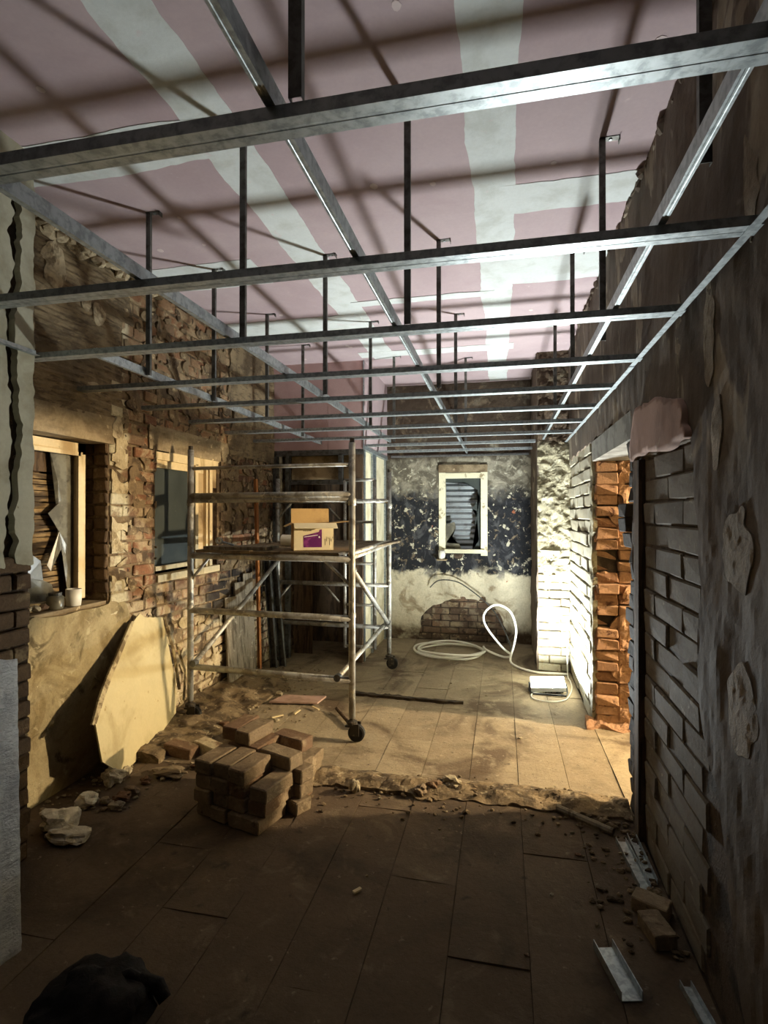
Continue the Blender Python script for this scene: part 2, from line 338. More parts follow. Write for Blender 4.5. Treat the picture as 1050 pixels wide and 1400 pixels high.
M['ply'] = material('brown_backing_board', (178, 154, 114), layers=[dict(col=(124, 102, 70), scale=3)], grain=.1)
M['insul'] = material('cream_infill_board', (214, 206, 176), layers=[dict(col=(190, 180, 148), scale=4)], grain=.08)
M['card'] = material('brown_cardboard', (198, 164, 110), layers=[dict(col=(176, 142, 92), scale=5)], rough=.9, grain=.06)
M['card_white'] = material('white_printed_card', (226, 212, 176), rough=.8, grain=.04)
M['purple'] = material('purple_print', (96, 26, 96), layers=[dict(col=(140, 60, 128), scale=14, lo=.5, hi=.7)], rough=.6, grain=.05)
M['print_white'] = material('white_print', (236, 230, 236), rough=.6, grain=0)
M['print_grey'] = material('grey_print', (120, 108, 92), rough=.7, grain=0)
M['white_plastic'] = material('white_plastic', (226, 222, 208), rough=.4, spec=.5, grain=.03)
M['foil'] = material('silver_foil', (232, 234, 236), layers=[dict(col=(206, 208, 212), scale=6)], rough=.34, metal=.35, bump=(9, 1.0, .05, (1, 1, 2.2)), grain=.06)
M['foam'] = material('foam_core', (196, 180, 136), grain=.1)
M['foam_white'] = material('crumbly_white_foam', (220, 212, 190), layers=[dict(col=(176, 164, 136), scale=16, lo=.5, hi=.66)], bump=(60, .8, .01), grain=.12)
M['sheet'] = material('torn_plaster_sheet', (188, 174, 134), layers=[dict(col=(168, 152, 112), scale=3, lo=.45, hi=.65), dict(col=(150, 128, 84), scale=14, lo=.66, hi=.72)], bump=(40, .2, .006), grain=.06)
M['paper'] = material('torn_facing_paper', (176, 160, 124), layers=[dict(col=(112, 96, 70), scale=12)], grain=.15)
M['scrap'] = material('pinkish_board_scrap', (168, 138, 124), layers=[dict(col=(146, 120, 104), scale=6)], grain=.08)
M['lamp_body'] = material('black_lamp_casing', (40, 40, 42), rough=.5, spec=.5, grain=.05)
M['lamp_grey'] = material('light_grey_lamp_casing', (190, 190, 188), rough=.5, grain=.05)
M['lamp_face'] = material('lit_floodlight_panel', (255, 255, 255), emis=((246, 255, 250), 60), grain=0)
M['sack'] = material('black_rubble_sack', (16, 14, 14), layers=[dict(col=(30, 25, 22), scale=5)], rough=.8, spec=.2, bump=(14, .6, .02), grain=.1)
M['hole'] = material('painted_slot_shade', (16, 14, 12), grain=.1)

# ------------------------------------------------------------------ setting
XL, XR, YB, ZC, ZG = -2.60, 0.70, 7.15, 3.38, 2.42
def struct(mb, name, mat, smooth=False):
    o = mb.build(name, mat, None, smooth); o['kind'] = 'structure'; return o

# floor slab and tiles
floor = struct(MB().box(-3.0, 1.06, -2.6, 7.5, -.12, -.014), 'floor', M['screed'])
tile_meshes = []
for k in range(8):
    mb = MB()
    def hh(u, v, k=k): return -.0035 + .004 * fbm(u * 5, v * 5, k * 5.1, 3)
    mb.relief((0, 0, 0), (1, 0, 0), (0, 1, 0), (0, 0, 1), 0.0015, .2985, .001, 1.199, .0985, None, hh, -.02, .1)
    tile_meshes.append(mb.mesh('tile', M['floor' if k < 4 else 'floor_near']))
for i in range(11):
    for j in range(-3, 4):
        y = 3.24 + j * 1.2 - (0 if j < 0 else 0) + ((.35, .0, .7, .2)[i % 4] if j >= 0 else -(.0, .5, .25, .8)[i % 4])
        for k_, y0, y1 in ([(0, y, y + 1.2)] if j != 0 else [(0, y, y + 1.2), (1, 3.24, y)]) + ([(2, y + 1.2, 3.24)] if j == -1 else []):
            if y1 - y0 < .02 or y0 > 7.1 or y1 < .4: continue
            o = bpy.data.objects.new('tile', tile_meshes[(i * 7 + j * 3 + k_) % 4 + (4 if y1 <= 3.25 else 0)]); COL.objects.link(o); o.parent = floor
            o.location = (XL + i * .3, y0, random.uniform(-.0015, .0015)); o.scale = (1, (y1 - y0) / 1.2, 1); o.rotation_euler = (random.uniform(-.002, .002), random.uniform(-.004, .004), 0)

ceil = struct(MB().box(-3.0, 1.06, -2.6, 7.5, ZC, ZC + .2), 'ceiling', M['pink'])
def strip(u0, u1, v0, v1, wob=.022):
    """band of jointing plaster with two wavering edges"""
    global nstrip
    nstrip += 1; h = ZC - .0015 - .0004 * nstrip
    along = (v1 - v0) > (u1 - u0)
    L0, L1, c0, hw = (v0, v1, (u0 + u1) / 2, (u1 - u0) / 2 - .02) if along else (u0, u1, (v0 + v1) / 2, (v1 - v0) / 2 - .03)
    n = int((L1 - L0) / .03); lo = []; hi = []
    for i in range(n + 1):
        t = L0 + (L1 - L0) * i / n
        e = [hw + wob * fbm(t * 2.2, k * 9 + nstrip * 3.1, 1, 3) + .3 * wob * fbm(t * 14, k * 9 + nstrip, 2, 3) for k in (0, 1)]
        end = .03 * fbm(nstrip, i, 5) if i in (0, n) else 0
        lo.append((c0 - e[0], t + end)); hi.append((c0 + e[1], t + end))
    P = lambda q, z: (q[0], q[1], z) if along else (q[1], q[0], z)
    vs = []; fs = []
    for i in range(n + 1): vs += [P(lo[i], h), P(hi[i], h), P(lo[i], ZC + .001), P(hi[i], ZC + .001)]
    for i in range(n):
        q = i * 4; fs += [(q, q + 4, q + 5, q + 1), (q, q + 2, q + 6, q + 4), (q + 1, q + 5, q + 7, q + 3)]
    fs += [(0, 1, 3, 2), (n * 4, n * 4 + 2, n * 4 + 3, n * 4 + 1)]
    MB().add(vs, fs).build('plaster_strip', M['joint'], ceil)
nstrip = 0
strip(-1.40, -1.12, .6, 5.85); strip(-.17, .09, .6, 7.1)
strip(-2.6, -1.26, 2.08, 2.42); strip(.0, .72, 2.88, 3.2); strip(-2.6, -1.66, 3.34, 3.78); strip(.0, .72, 3.7, 4.18)
strip(-2.6, -1.2, 4.46, 4.9); strip(-1.5, .12, 5.55, 5.8); strip(-.1, .6, 5.02, 5.2); strip(-1.2, -.05, 4.2, 4.36); strip(-1.3, .0, 1.2, 1.45)
mb = MB()
for k in range(60):     # filled screw heads
    u = -2.45 + random.randrange(11) * .3 + random.uniform(-.03, .03); v = 1.5 + random.randrange(15) * .32 + random.uniform(-.04, .04); r = random.uniform(.008, .018)
    pts = [(u + r * (1 + .4 * random.random()) * math.cos(a), v + r * 1.5 * math.sin(a), ZC - .0018) for a in [i * .7854 for i in range(8)]]
    mb.add(pts + [(p[0], p[1], ZC + .001) for p in pts], [tuple(range(7, -1, -1))] + [(i, (i + 1) % 8, (i + 1) % 8 + 8, i + 8) for i in range(8)])
tag(mb.build('screw_fillings', M['pink_light'], ceil), kind='stuff')

# --- left wall shell with two window openings
W1 = (2.2, 3.18, 1.08, 2.14); W2 = (3.69, 4.62, 1.14, 2.15)
mb = MB(); xs = (XL - .35, XL - .005)
mb.box(*xs, 1.9, W1[0], 0, ZC); mb.box(*xs, W1[0], W1[1], 0, W1[2] - .03); mb.box(*xs, W1[0], W1[1], W1[3], ZC)
mb.box(*xs, W1[1], W2[0], 0, ZC); mb.box(*xs, W2[0], W2[1], 0, W2[2]); mb.box(*xs, W2[0], W2[1], W2[3], ZC); mb.box(*xs, W2[1], 7.4, 0, ZC)
wall_left = struct(mb, 'wall_left', M['mortar_left'])

def brick_variants(name, mat, L, Wd, H, n=5, jit=.006):
    out = []
    for k in range(n):
        bm = bmesh.new(); bmesh.ops.create_cube(bm, size=1)
        bmesh.ops.scale(bm, vec=(L, Wd, H), verts=bm.verts)
        bmesh.ops.bevel(bm, geom=bm.edges[:], offset=.007, segments=1, affect='EDGES')
        for v in bm.verts: v.co += Vector((noise.noise(v.co * 14 + Vector((k * 9, 0, 0))), noise.noise(v.co * 14 + Vector((0, k * 9, 0))), noise.noise(v.co * 14 + Vector((0, 0, k * 9))))) * jit
        me = bpy.data.meshes.new(name); bm.to_mesh(me); bm.free(); me.materials.append(mat); out.append(me)
    return out

def lay(parent, name, meshes, pts, limit=300, key=None):
    """pts: (loc, rotz, scale). Nearest `limit` become objects; the rest one joined part"""
    pts = sorted(pts, key=key or (lambda p: (Vector(p[0]) - Vector((0, 0, 1.65))).length))
    for n, (loc, rz, sc) in enumerate(pts[:limit]):
        o = bpy.data.objects.new(name, meshes[(n * 7 + n // 3) % len(meshes)]); COL.objects.link(o); o.parent = parent
        o.location = loc; o.rotation_euler = (random.uniform(-.02, .02), random.uniform(-.02, .02), rz + random.uniform(-.02, .02)); o.scale = sc
    rest = pts[limit:]
    if rest:
        mb = MB()
        for n, (loc, rz, sc) in enumerate(rest):
            me = meshes[n % len(meshes)]; T = Matrix.LocRotScale(Vector(loc), Euler((0, 0, rz)), Vector(sc))
            mb.add([T @ v.co for v in me.vertices], [tuple(p.vertices) for p in me.polygons])
        tag(mb.build(name + '_remainder', meshes[0].materials[0], parent), kind='stuff')

def course_pts(axis, plane, u0, u1, z0, z1, L, H, inside, proud=(.0, .012), gap=.009, half=0.5, depthdir=1, thick=.06, phase=0.0, rz=None, drop=0.0):
    pts = []; k0 = int(z0 / H)
    for k in range(k0, int(z1 / H) + 1):
        z = (k + .5) * H
        if z < z0 or z > z1: continue
        u = u0 - (L * half if k % 2 else 0) + phase
        while u < u1:
            a, b = max(u, u0), min(u + L, u1)
            if b - a > .05 and inside((a + b) / 2, z) and random.random() >= drop:
                d = plane + depthdir * (random.uniform(*proud) - thick / 2)
                loc = (d, (a + b) / 2, z) if axis == 'x' else ((a + b) / 2, d, z)
                pts.append((loc, (math.pi / 2 if axis == 'x' else 0) if rz is None else rz, ((b - a - gap) / (L - gap), 1, 1)))
            u += L
    return pts

def in_left(y, z):
    if 3.19 < y < 3.69 and .72 < z < 3.34: return True
    if 3.69 < y < 4.85 and 2.32 < z < 3.34: return True
    if 3.69 < y < 5.85 and .03 < z < 1.12: return True
    if 4.64 < y < 5.85 and 1.12 < z < 2.34: return fbm(y * 2, z * 2, 4, 3) > -.25
    return False
bl = brick_variants('brick', M['brick_left'], .228, .06, .074, 6, .009)
al = lambda y, z: True
lp = course_pts('x', XL, 3.185, 3.69, .72, 3.34, .24, .086, al, (-.008, .016), drop=.03)
lp += course_pts('x', XL, 3.69, 4.85, 2.33, 3.34, .24, .086, al, (-.008, .016), drop=.05)
lp += course_pts('x', XL, 3.69, 5.85, .03, 1.12, .24, .086, al, (-.008, .016), drop=.03)
lp += course_pts('x', XL, 4.64, 5.85, 1.12, 2.34, .24, .086, lambda y, z: fbm(y * 2, z * 2, 4, 3) > -.25, (-.008, .016), drop=.05)
lay(wall_left, 'brick', bl, lp)
# smears of old lime mortar left on the bricks
def smear(u0, u1, v0, v1, thr, sd, mat, amp=.006):
    mb = MB().relief((XL, 0, 0), (0, 1, 0), (0, 0, 1), (1, 0, 0), u0, u1, v0, v1, .018, lambda u, v: fbm(u * 8, v * 10, sd, 5) > thr, lambda u, v: .013 + amp * fbm(u * 16, v * 16, sd) + .5 * amp * fbm(u * 40, v * 40, sd))
    if mb.f: mb.build('mortar_smear', mat, wall_left)
smear(3.32, 3.69, 1.7, 3.3, .14, 3, M['mortar_left']); smear(3.69, 4.85, 2.34, 3.36, .10, 5, M['mortar_left']); smear(3.69, 5.8, .05, .8, .16, 27, M['smear_pale']); smear(4.66, 5.84, 1.12, 2.3, .02, 9, M['mortar_left'])
smear(3.20, 3.36, 1.1, 2.3, .0, 11, M['smear_pale']); smear(3.36, 3.69, .7, 1.7, .2, 13, M['mortar_left'])
# reveal bricks on the far side of the near window
rv = brick_variants('brick', M['brick_reveal'], .10, .03, .074, 4, .008)
lay(wall_left, 'brick', rv, [((XL - .0 - (i + .5) * .108, 3.178 + random.uniform(-.004, .006), (k + .5) * .086), 0, (1, 1, 1)) for k in range(13, 25) for i in range(3)])
# buff plaster under the near window, smear over the pier's upper part, render above
def hp(u, v): return .016 + .012 * fbm(u * 3, v * 3, 1.0) + .004 * fbm(u * 14, v * 14, 2.0)
def m_low(u, v):
    edge = 3.36 + .03 * fbm(v * 5, 1, 2)
    if v > 1.055 + .015 * fbm(u * 8, 3, 1): return u > 3.2 and u < 3.33 + .02 * fbm(v * 6, 0, 0) and v < 1.2
    return u < edge
MB().relief((XL, 0, 0), (0, 1, 0), (0, 0, 1), (1, 0, 0), 2.1, 3.5, 0, 1.25, .025, m_low, hp).build('plaster_coat', M['old_plaster_left'], wall_left)
def hc(u, v):
    comb = .004 * math.sin(v * 150 + 5 * fbm(u * 2.4, v * 2, 3)) if v > 2.34 else 0
    return .014 + .016 * fbm(u * 3, v * 3, 7.0) + comb
def m_up(u, v): return v > 2.30 + .01 * fbm(u * 9, 0, 0) and u < 3.28 + .10 * fbm(v * 4, 5, 0) + (.15 if v > 3.0 else 0)
MB().relief((XL, 0, 0), (0, 1, 0), (0, 0, 1), (1, 0, 0), 2.1, 3.7, 2.25, 3.38, .016, m_up, hc).build('combed_render', M['combed'], wall_left)
def hl(u, v): return .020 + .014 * fbm(u * 4, v * 4, 17.0) + .006 * fbm(u * 15, v * 15, 2.0)
MB().relief((XL, 0, 0), (0, 1, 0), (0, 0, 1), (1, 0, 0), 4.72, 5.86, 2.24, 3.38, .03, lambda u, v: u > 4.84 + .1 * fbm(v * 4, 9, 0), hl).build('render_coat', M['combed'], wall_left)
# lintels above both windows
MB().relief((XL, 0, 0), (0, 1, 0), (0, 0, 1), (1, 0, 0), 2.1, 3.21, 2.13, 2.31, .02, None, lambda u, v: .022 + .008 * fbm(u * 5, v * 8, 5) + .005 * fbm(u * 20, v * 20, 5), -.3, .3).build('lintel', M['concrete'], wall_left)
MB().relief((XL, 0, 0), (0, 1, 0), (0, 0, 1), (1, 0, 0), 3.60, 4.86, 2.15, 2.34, .02, None, lambda u, v: .012 + .008 * fbm(u * 5, v * 8, 9) + .005 * fbm(u * 20, v * 20, 5), -.3, .3).build('lintel', M['concrete'], wall_left)
# dabs of adhesive and torn edge against the ceiling
def dab(parent, plane, sgn, y, z, ry, rz, seed, mat, t=.03, cell=.016):
    def m(u, v):
        a = math.atan2((v - z) / rz, (u - y) / ry); r = math.hypot((u - y) / ry, (v - z) / rz)
        return r < .82 + .3 * noise.noise((math.cos(a) * 2.4, math.sin(a) * 2.4, seed)) + .12 * noise.noise((math.cos(a) * 7, math.sin(a) * 7, seed))
    def h(u, v):
        r = min(1, math.hypot((u - y) / ry, (v - z) / rz)); return t * (.55 + .45 * (1 - r * r)) + min(.012, t * .6) * fbm(u * 11, v * 11, seed) + min(.005, t * .3) * fbm(u * 34, v * 34, seed)
    return MB().relief((plane, 0, 0), (0, 1, 0), (0, 0, 1), (sgn, 0, 0), y - ry * 1.2, y + ry * 1.2, z - rz * 1.2, z + rz * 1.2, cell, m, h).build('adhesive_dab', mat, parent)
for y, z, ry, rz, sd in ((2.70, 3.13, .10, .17, 1), (2.95, 3.02, .05, .10, 2), (3.06, 2.96, .07, .09, 3), (2.52, 2.74, .05, .13, 4), (3.02, 2.47, .08, .05, 5), (3.24, 2.24, .06, .10, 6), (2.88, 3.30, .12, .06, 7), (2.64, 3.32, .14, .06, 14)):
    dab(wall_left, XL + .012, 1, y, z, ry, rz, sd, M['dab'], .018)
mb = MB()
for k in range(26):
    y = 2.3 + k * .055; mb.chunk((XL + .03 + random.uniform(0, .03), y, ZC - .03 - random.uniform(0, .05)), random.uniform(.03, .06), random.uniform(.03, .06), random.uniform(.02, .05), k)
tag(mb.build('torn_plaster_edge', M['dab'], wall_left), kind='stuff')

# --- near left nib wall
mb = MB().box(XL - .3, -2.235, -2.6, 2.19, 0, ZC)
wall_nib = struct(mb, 'wall_nib', M['nib_core'])
def crack(v): return 2.075 + .016 * math.sin(v * 7) + .02 * fbm(v * 6, 1, 4)
def m_nib(u, v):
    if v < 1.42 + .04 * fbm(u * 9, 2, 2): return False
    wd = .026 + .018 * fbm(v * 7, 3, 1) + .012 * fbm(v * 31, 3, 1)
    if abs(u - crack(v)) < wd and v < 3.2: return False
    return u < 2.185 + .012 * fbm(v * 9, 8, 8)
MB().relief((-2.2, 0, 0), (0, 1, 0), (0, 0, 1), (1, 0, 0), 1.2, 2.2, 1.3, 3.38, .010, m_nib, lambda u, v: .003 * fbm(u * 5, v * 5, 2), -.05).build('plaster_coat', M['nib'], wall_nib)
nb = brick_variants('brick', M['brick_reveal'], .228, .06, .074, 4, .009)
lay(wall_nib, 'brick', nb, course_pts('x', -2.215, 1.5, 2.19, .03, 1.42, .24, .086, lambda y, z: True, (-.008, .012)))

# --- window in left wall, near the camera
wn1 = empty('window_1', (XL - .13, 2.7, W1[2])); wn1['kind'] = 'structure'
def part(mb, name, mat, par, smooth=False):
    o = mb.build(name, mat, None, smooth); o.parent = par; o.matrix_parent_inverse = Matrix.Translation(-Vector(par.location)); return o
fx0, fx1 = XL - .17, XL - .11
part(MB().box(fx0, fx1, 3.035, 3.10, 1.10, 2.12).box(fx1, fx1 + .018, 3.02, 3.055, 1.12, 2.06), 'window_stile', M['cream'], wn1)
part(MB().box(fx0, fx1, 2.2, 3.10, 2.05, 2.12).box(fx1, fx1 + .018, 2.2, 3.04, 2.035, 2.06), 'window_rail', M['cream'], wn1)
part(MB().box(fx0, fx1, 2.2, 3.04, 1.07, 1.12), 'window_rail', M['cream'], wn1)
part(MB().box(fx0, fx1, 2.2, 2.26, 1.10, 2.06), 'window_stile', M['cream'], wn1)
part(MB().box(XL - .35, XL - .005, 2.2, 3.17, 1.045, 1.075, jit=.004), 'window_sill', M['concrete'], wn1)
mb = MB()
for k in range(22):
    o = part(MB().box(XL - .225, XL - .195, 2.22, 2.97, 1.12 + k * .036, 1.12 + k * .036 + .029, jit=.003), 'shutter_slat', M['shutter'], wn1)
part(MB().box(XL - .245, XL - .235, 2.2, 3.16, 1.08, 2.14), 'shutter_backing', M['timber_dark'], wn1)
part(MB().box(XL - .225, XL - .19, 2.22, 2.99, 1.92, 2.08), 'shutter_box', M['timber_dark'], wn1)
def plate(name, P, x, t, mat, par, ax='x', bulge=0.0):
    n = len(P); mb = MB(); cy = sum(p[0] for p in P) / n; cz = sum(p[1] for p in P) / n
    def pt(p, d):
        q = d + bulge * noise.noise((p[0] * 9, p[1] * 9, 1))
        return (q, p[0], p[1]) if ax == 'x' else (p[0], q, p[1])
    vs = [pt(p, x) for p in P] + [pt(p, x + t) for p in P] + [pt((cy, cz), x), pt((cy, cz), x + t)]
    fs = [(2 * n, (i + 1) % n, i) for i in range(n)] + [(2 * n + 1, n + i, n + (i + 1) % n) for i in range(n)] + [(i, (i + 1) % n, n + (i + 1) % n, n + i) for i in range(n)]
    return part(mb.add(vs, fs), name, mat, par)
plate('glass_shard', [(3.04, 2.05), (2.86, 2.05), (2.90, 1.86), (2.93, 1.74), (2.83, 1.66), (2.87, 1.62), (2.93, 1.66), (2.91, 1.52), (2.86, 1.40), (2.83, 1.34), (2.85, 1.30), (2.93, 1.42), (2.97, 1.46), (2.96, 1.32), (2.99, 1.16), (3.04, 1.14)], fx0 + .02, .004, M['shard'], wn1, bulge=.03)
plate('glass_shard', [(2.40, 1.12), (2.90, 1.12), (2.86, 1.22), (2.80, 1.25), (2.78, 1.37), (2.70, 1.42), (2.40, 1.44)], fx0 + .02, .004, M['shard'], wn1, bulge=.03)

# --- window in left wall beyond the brick pier
wn2 = empty('window_2', (XL, 4.1, W2[2])); wn2['kind'] = 'structure'
fx0, fx1 = XL - .07, XL + .005
part(MB().box(fx0, fx1, 3.69, 4.62, 2.08, 2.14).box(fx0, fx1 - .02, 3.70, 4.40, 2.02, 2.08), 'window_head', M['cream'], wn2)
part(MB().box(fx0, fx1, 3.86, 4.64, 2.14, 2.165), 'head_fillet', M['cream'], wn2)
part(MB().box(fx0, fx1 + .02, 3.69, 4.62, 1.13, 1.185), 'window_sill', M['cream'], wn2)
part(MB().box(fx0, fx1 - .015, 3.71, 4.28, 1.215, 1.25), 'window_rail', M['cream'], wn2)
part(MB().box(fx0, fx1 - .03, 3.69, 3.715, 1.18, 2.08), 'window_stile', M['cream'], wn2)
for y0, y1, dx in ((4.24, 4.285, 0), (4.415, 4.44, .0), (4.475, 4.52, .0)):
    part(MB().box(fx0, fx1 + dx, y0, y1, 1.18, 2.09), 'window_stile', M['cream'], wn2)
part(MB().box(fx0 + .01, fx1 - .03, 4.28, 4.48, 1.18, 2.08), 'casement_panel', M['ply'], wn2)
part(MB().box(fx0, fx1 - .02, 4.51, 4.62, 1.9, 2.09), 'casement_panel', M['ply'], wn2)
part(MB().box(fx0, fx1 - .05, 4.52, 4.64, 1.18, 1.9), 'dark_gap', M['timber_dark'], wn2)
part(MB().box(fx0 + .025, fx0 + .031, 3.70, 4.25, 1.24, 2.03), 'pane', M['glass'], wn2)
part(MB().box(XL - .34, XL - .32, 3.69, 4.62, 1.14, 2.15), 'backing_board', M['timber_dark'], wn2)

# --- back wall, window opening
W3 = (-.80, -.19, 1.17, 2.22)
mb = MB(); ys = (YB + .012, YB + .25)
mb.box(-3.0, W3[0], *ys, 0, ZC).box(W3[1], 1.06, *ys, 0, ZC).box(W3[0], W3[1], *ys, 0, W3[2]).box(W3[0], W3[1], *ys, W3[3], ZC)
wall_back = struct(mb, 'wall_back', M['mortar_dark'])
PATCH = [(-1.08, .02), (-1.04, .30), (-.96, .40), (-.86, .48), (-.62, .56), (-.30, .54), (-.12, .50), (-.02, .38), (.04, .22), (.10, .05), (.0, -.1), (-1.0, -.1)]
def m_back(u, v):
    if W3[0] < u < W3[1] and W3[2] < v < W3[3]: return False
    if -.62 < u < -.50 and 1.07 < v < 1.17: return False
    d = .05 * fbm(u * 6, v * 6, 3)
    return not inpoly(u + d, v + d, PATCH)
MB().relief((0, YB, 0), (1, 0, 0), (0, 0, 1), (0, -1, 0), -1.52, .40, 0, ZC, .022, m_back, lambda u, v: .008 + .014 * fbm(u * 2.5, v * 2.5, 11) + .007 * fbm(u * 13, v * 13, 4)).build('plaster_coat', M['back'], wall_back)
bb = brick_variants('brick', M['brick_back'], .226, .05, .074, 5, .008)
lay(wall_back, 'brick', bb, course_pts('y', YB, -1.15, .2, .0, .68, .24, .086, lambda x, z: inpoly(x, z, [(a * 1.06 + .03, b * 1.1) for a, b in PATCH]), (-.004, .008), depthdir=-1, thick=.05))
wn3 = empty('window_3', (-.5, YB, W3[2])); wn3['kind'] = 'structure'
part(MB().box(W3[0] - .01, W3[0] + .075, YB - .02, YB + .06, 1.12, 2.22), 'window_stile', M['white_frame'], wn3)
part(MB().box(W3[1] - .075, W3[1] + .01, YB - .02, YB + .06, 1.12, 2.22), 'window_stile', M['white_frame'], wn3)
part(MB().box(W3[0], W3[1], YB - .015, YB + .06, 2.13, 2.20), 'window_rail', M['white_frame'], wn3)
part(MB().box(W3[0] + .06, W3[1] - .03, YB - .045, YB + .06, 1.15, 1.20), 'window_sill', M['white_frame'], wn3)
part(MB().box(W3[0] - .01, W3[1] + .01, YB - .05, YB + .02, 2.21, 2.30, jit=.008), 'lintel', M['concrete'], wn3)
mb = MB(); n = 96
vs = []; 
for i in range(n + 1):
    z = 1.15 + i * (1.10 / n); d = .013 * math.sin(z * 2 * math.pi / .076)
    vs += [(W3[0] - .05, YB + .16 + d, z), (W3[1] + .05, YB + .16 + d, z), (W3[0] - .05, YB + .164 + d, z), (W3[1] + .05, YB + .164 + d, z)]
fs = []
for i in range(n):
    a = i * 4; fs += [(a, a + 1, a + 5, a + 4), (a + 2, a + 6, a + 7, a + 3)]
part(mb.add(vs, fs), 'corrugated_sheet', M['sheet_iron'], wn3, True)
a0, a1 = W3[0] + .07, W3[1] - .07
plate('glass_shard', [(a0, 2.13), (a1, 2.13), (a1, 1.98), (a1 - .06, 1.98), (a1 - .14, 2.04), (a1 - .22, 2.08), (a0, 2.08)], YB + .03, .004, M['glass'], wn3, 'y')
plate('glass_shard', [(a1, 2.0), (a1 - .05, 1.97), (a1 - .02, 1.88), (a1 - .08, 1.79), (a1 - .12, 1.73), (a1 - .06, 1.70), (a1 - .08, 1.55), (a1 - .06, 1.44), (a1 - .03, 1.32), (a1 - .12, 1.19), (a1, 1.19)], YB + .03, .004, M['glass'], wn3, 'y')
plate('glass_shard', [(a0, 1.52), (a0 + .12, 1.56), (a0 + .14, 1.48), (a0 + .02, 1.30), (a0 + .02, 1.28), (a0 + .18, 1.27), (a0 + .22, 1.19), (a0, 1.19)], YB + .03, .004, M['shard'], wn3, 'y')

# --- chimney pier at the far right
PX, PY = .37, 5.97
wall_pier = struct(MB().box(PX + .012, XR + .1, PY + .006, YB + .1, 0, ZC), 'wall_pier', M['mortar_white'])
def h_p(u, v):
    a = .032 if v > 1.0 else .018
    return .02 + a * fbm(u * 5, v * 5, 13) + .5 * a * fbm(u * 14, v * 14, 5)
MB().relief((0, PY, 0), (1, 0, 0), (0, 0, 1), (0, -1, 0), PX, XR + .02, .6, ZC, .014, lambda u, v: v > .98 + .25 * fbm(u * 4, v * 3, 8), h_p).build('rough_render', M['pier'], wall_pier)
MB().relief((PX, 0, 0), (0, 1, 0), (0, 0, 1), (-1, 0, 0), PY - .01, YB, 0, ZC, .03, None, lambda u, v: .004 + .014 * fbm(u * 5, v * 5, 23)).build('rough_render', M['plaster_right'], wall_pier)
pb = brick_variants('brick', M['brick_white'], .228, .06, .074, 5, .012)
lay(wall_pier, 'brick', pb, course_pts('y', PY - .004, PX, XR, .0, 1.3, .24, .086, lambda x, z: True, (-.004, .02), depthdir=-1))

# --- right wall, doorway into the next room
DY0, DY1, DZ = 3.30, 4.50, 2.07
mb = MB(); xs = (XR + .008, XR + .36)
mb.box(*xs, -2.6, DY0 - .16, 0, ZC).box(XR + .09, XR + .36, DY0 - .16, DY0 - .04, 0, DZ).box(*xs, DY0 - .16, DY1 + .03, DZ + .14, ZC).box(XR + .018, XR + .36, DY1 + .04, YB + .2, 0, ZC)
wall_right = struct(mb, 'wall_right', M['mortar_dark'])
wbk = brick_variants('block', M['brick_white'], .39, .06, .096, 5, .008)
lay(wall_right, 'block', wbk, course_pts('x', XR, 4.57, 5.99, 0, 2.3, .40, .107, lambda y, z: True, (-.006, .010), depthdir=-1, gap=.014))
blk = brick_variants('block', M['block'], .39, .06, .101, 5, .006)
lay(wall_right, 'block', blk, course_pts('x', XR, 2.08, 2.93, 0, 2.02, .40, .107, lambda y, z: True, (-.006, .006), depthdir=-1, phase=.06))
# lintel and post
part(MB().box(XR - .012, XR + .36, 3.16, 4.46, DZ, DZ + .145, jit=.004), 'lintel', M['concrete_grey'], wall_right)
part(MB().box(XR - .025, XR + .03, 2.95, 3.04, 0, 1.93, jit=.004), 'timber_post', M['timber_dark'], wall_right)
# far jamb, orange toothed brick
ob = brick_variants('brick', M['brick_orange'], .165, .16, .076, 6, .016)
pts = []
for k in range(24):
    z = (k + .5) * .086
    for c, x in ((0, XR + .10), (1, XR + .27)):
        off = random.uniform(-.02, .02) + (0 if c else -.012) - (.03 if (k % 5 == 2 and c == 0) else 0)
        if c == 0 and k in (9, 14, 15): off = .05
        pts.append(((x, DY1 + .07 + off, z), 0, (1, 1, 1)))
lay(wall_right, 'brick', ob, pts)
MB().relief((0, DY1, 0), (1, 0, 0), (0, 0, 1), (0, -1, 0), XR + .01, XR + .36, 0, DZ, .015, lambda u, v: fbm(u * 6, v * 5, 3, 5) > (.02 if u > XR + .18 else .12), lambda u, v: (.02 if u > XR + .18 else .006) + .02 * fbm(u * 9, v * 7, 3) + .008 * fbm(u * 30, v * 30, 5), -.04).build('mortar_smear', M['brick_orange'], wall_right)
MB().relief((0, 0, 0), (1, 0, 0), (0, 1, 0), (0, 0, 1), XR - .06, XR + .37, DY1 - .16, DY1 + .02, .02, lambda u, v: v > DY1 - .07 + .07 * fbm(u * 7, v * 4, 3), lambda u, v: max(.004, .05 * (v - DY1 + .12) / .12 + .03 * fbm(u * 11, v * 11, 3)), -.01).build('brick_spoil', M['brick_orange'], wall_right)
MB().relief((XR, 0, 0), (0, 1, 0), (0, 0, 1), (-1, 0, 0), DY1 - .02, DY1 + .11, 0, DZ + .05, .02, lambda u, v: u > DY1 + .0 + .06 * fbm(v * 6, 4, 4), lambda u, v: .006 + .012 * fbm(u * 10, v * 8, 3), -.03).build('plaster_coat', M['pier'], wall_right)
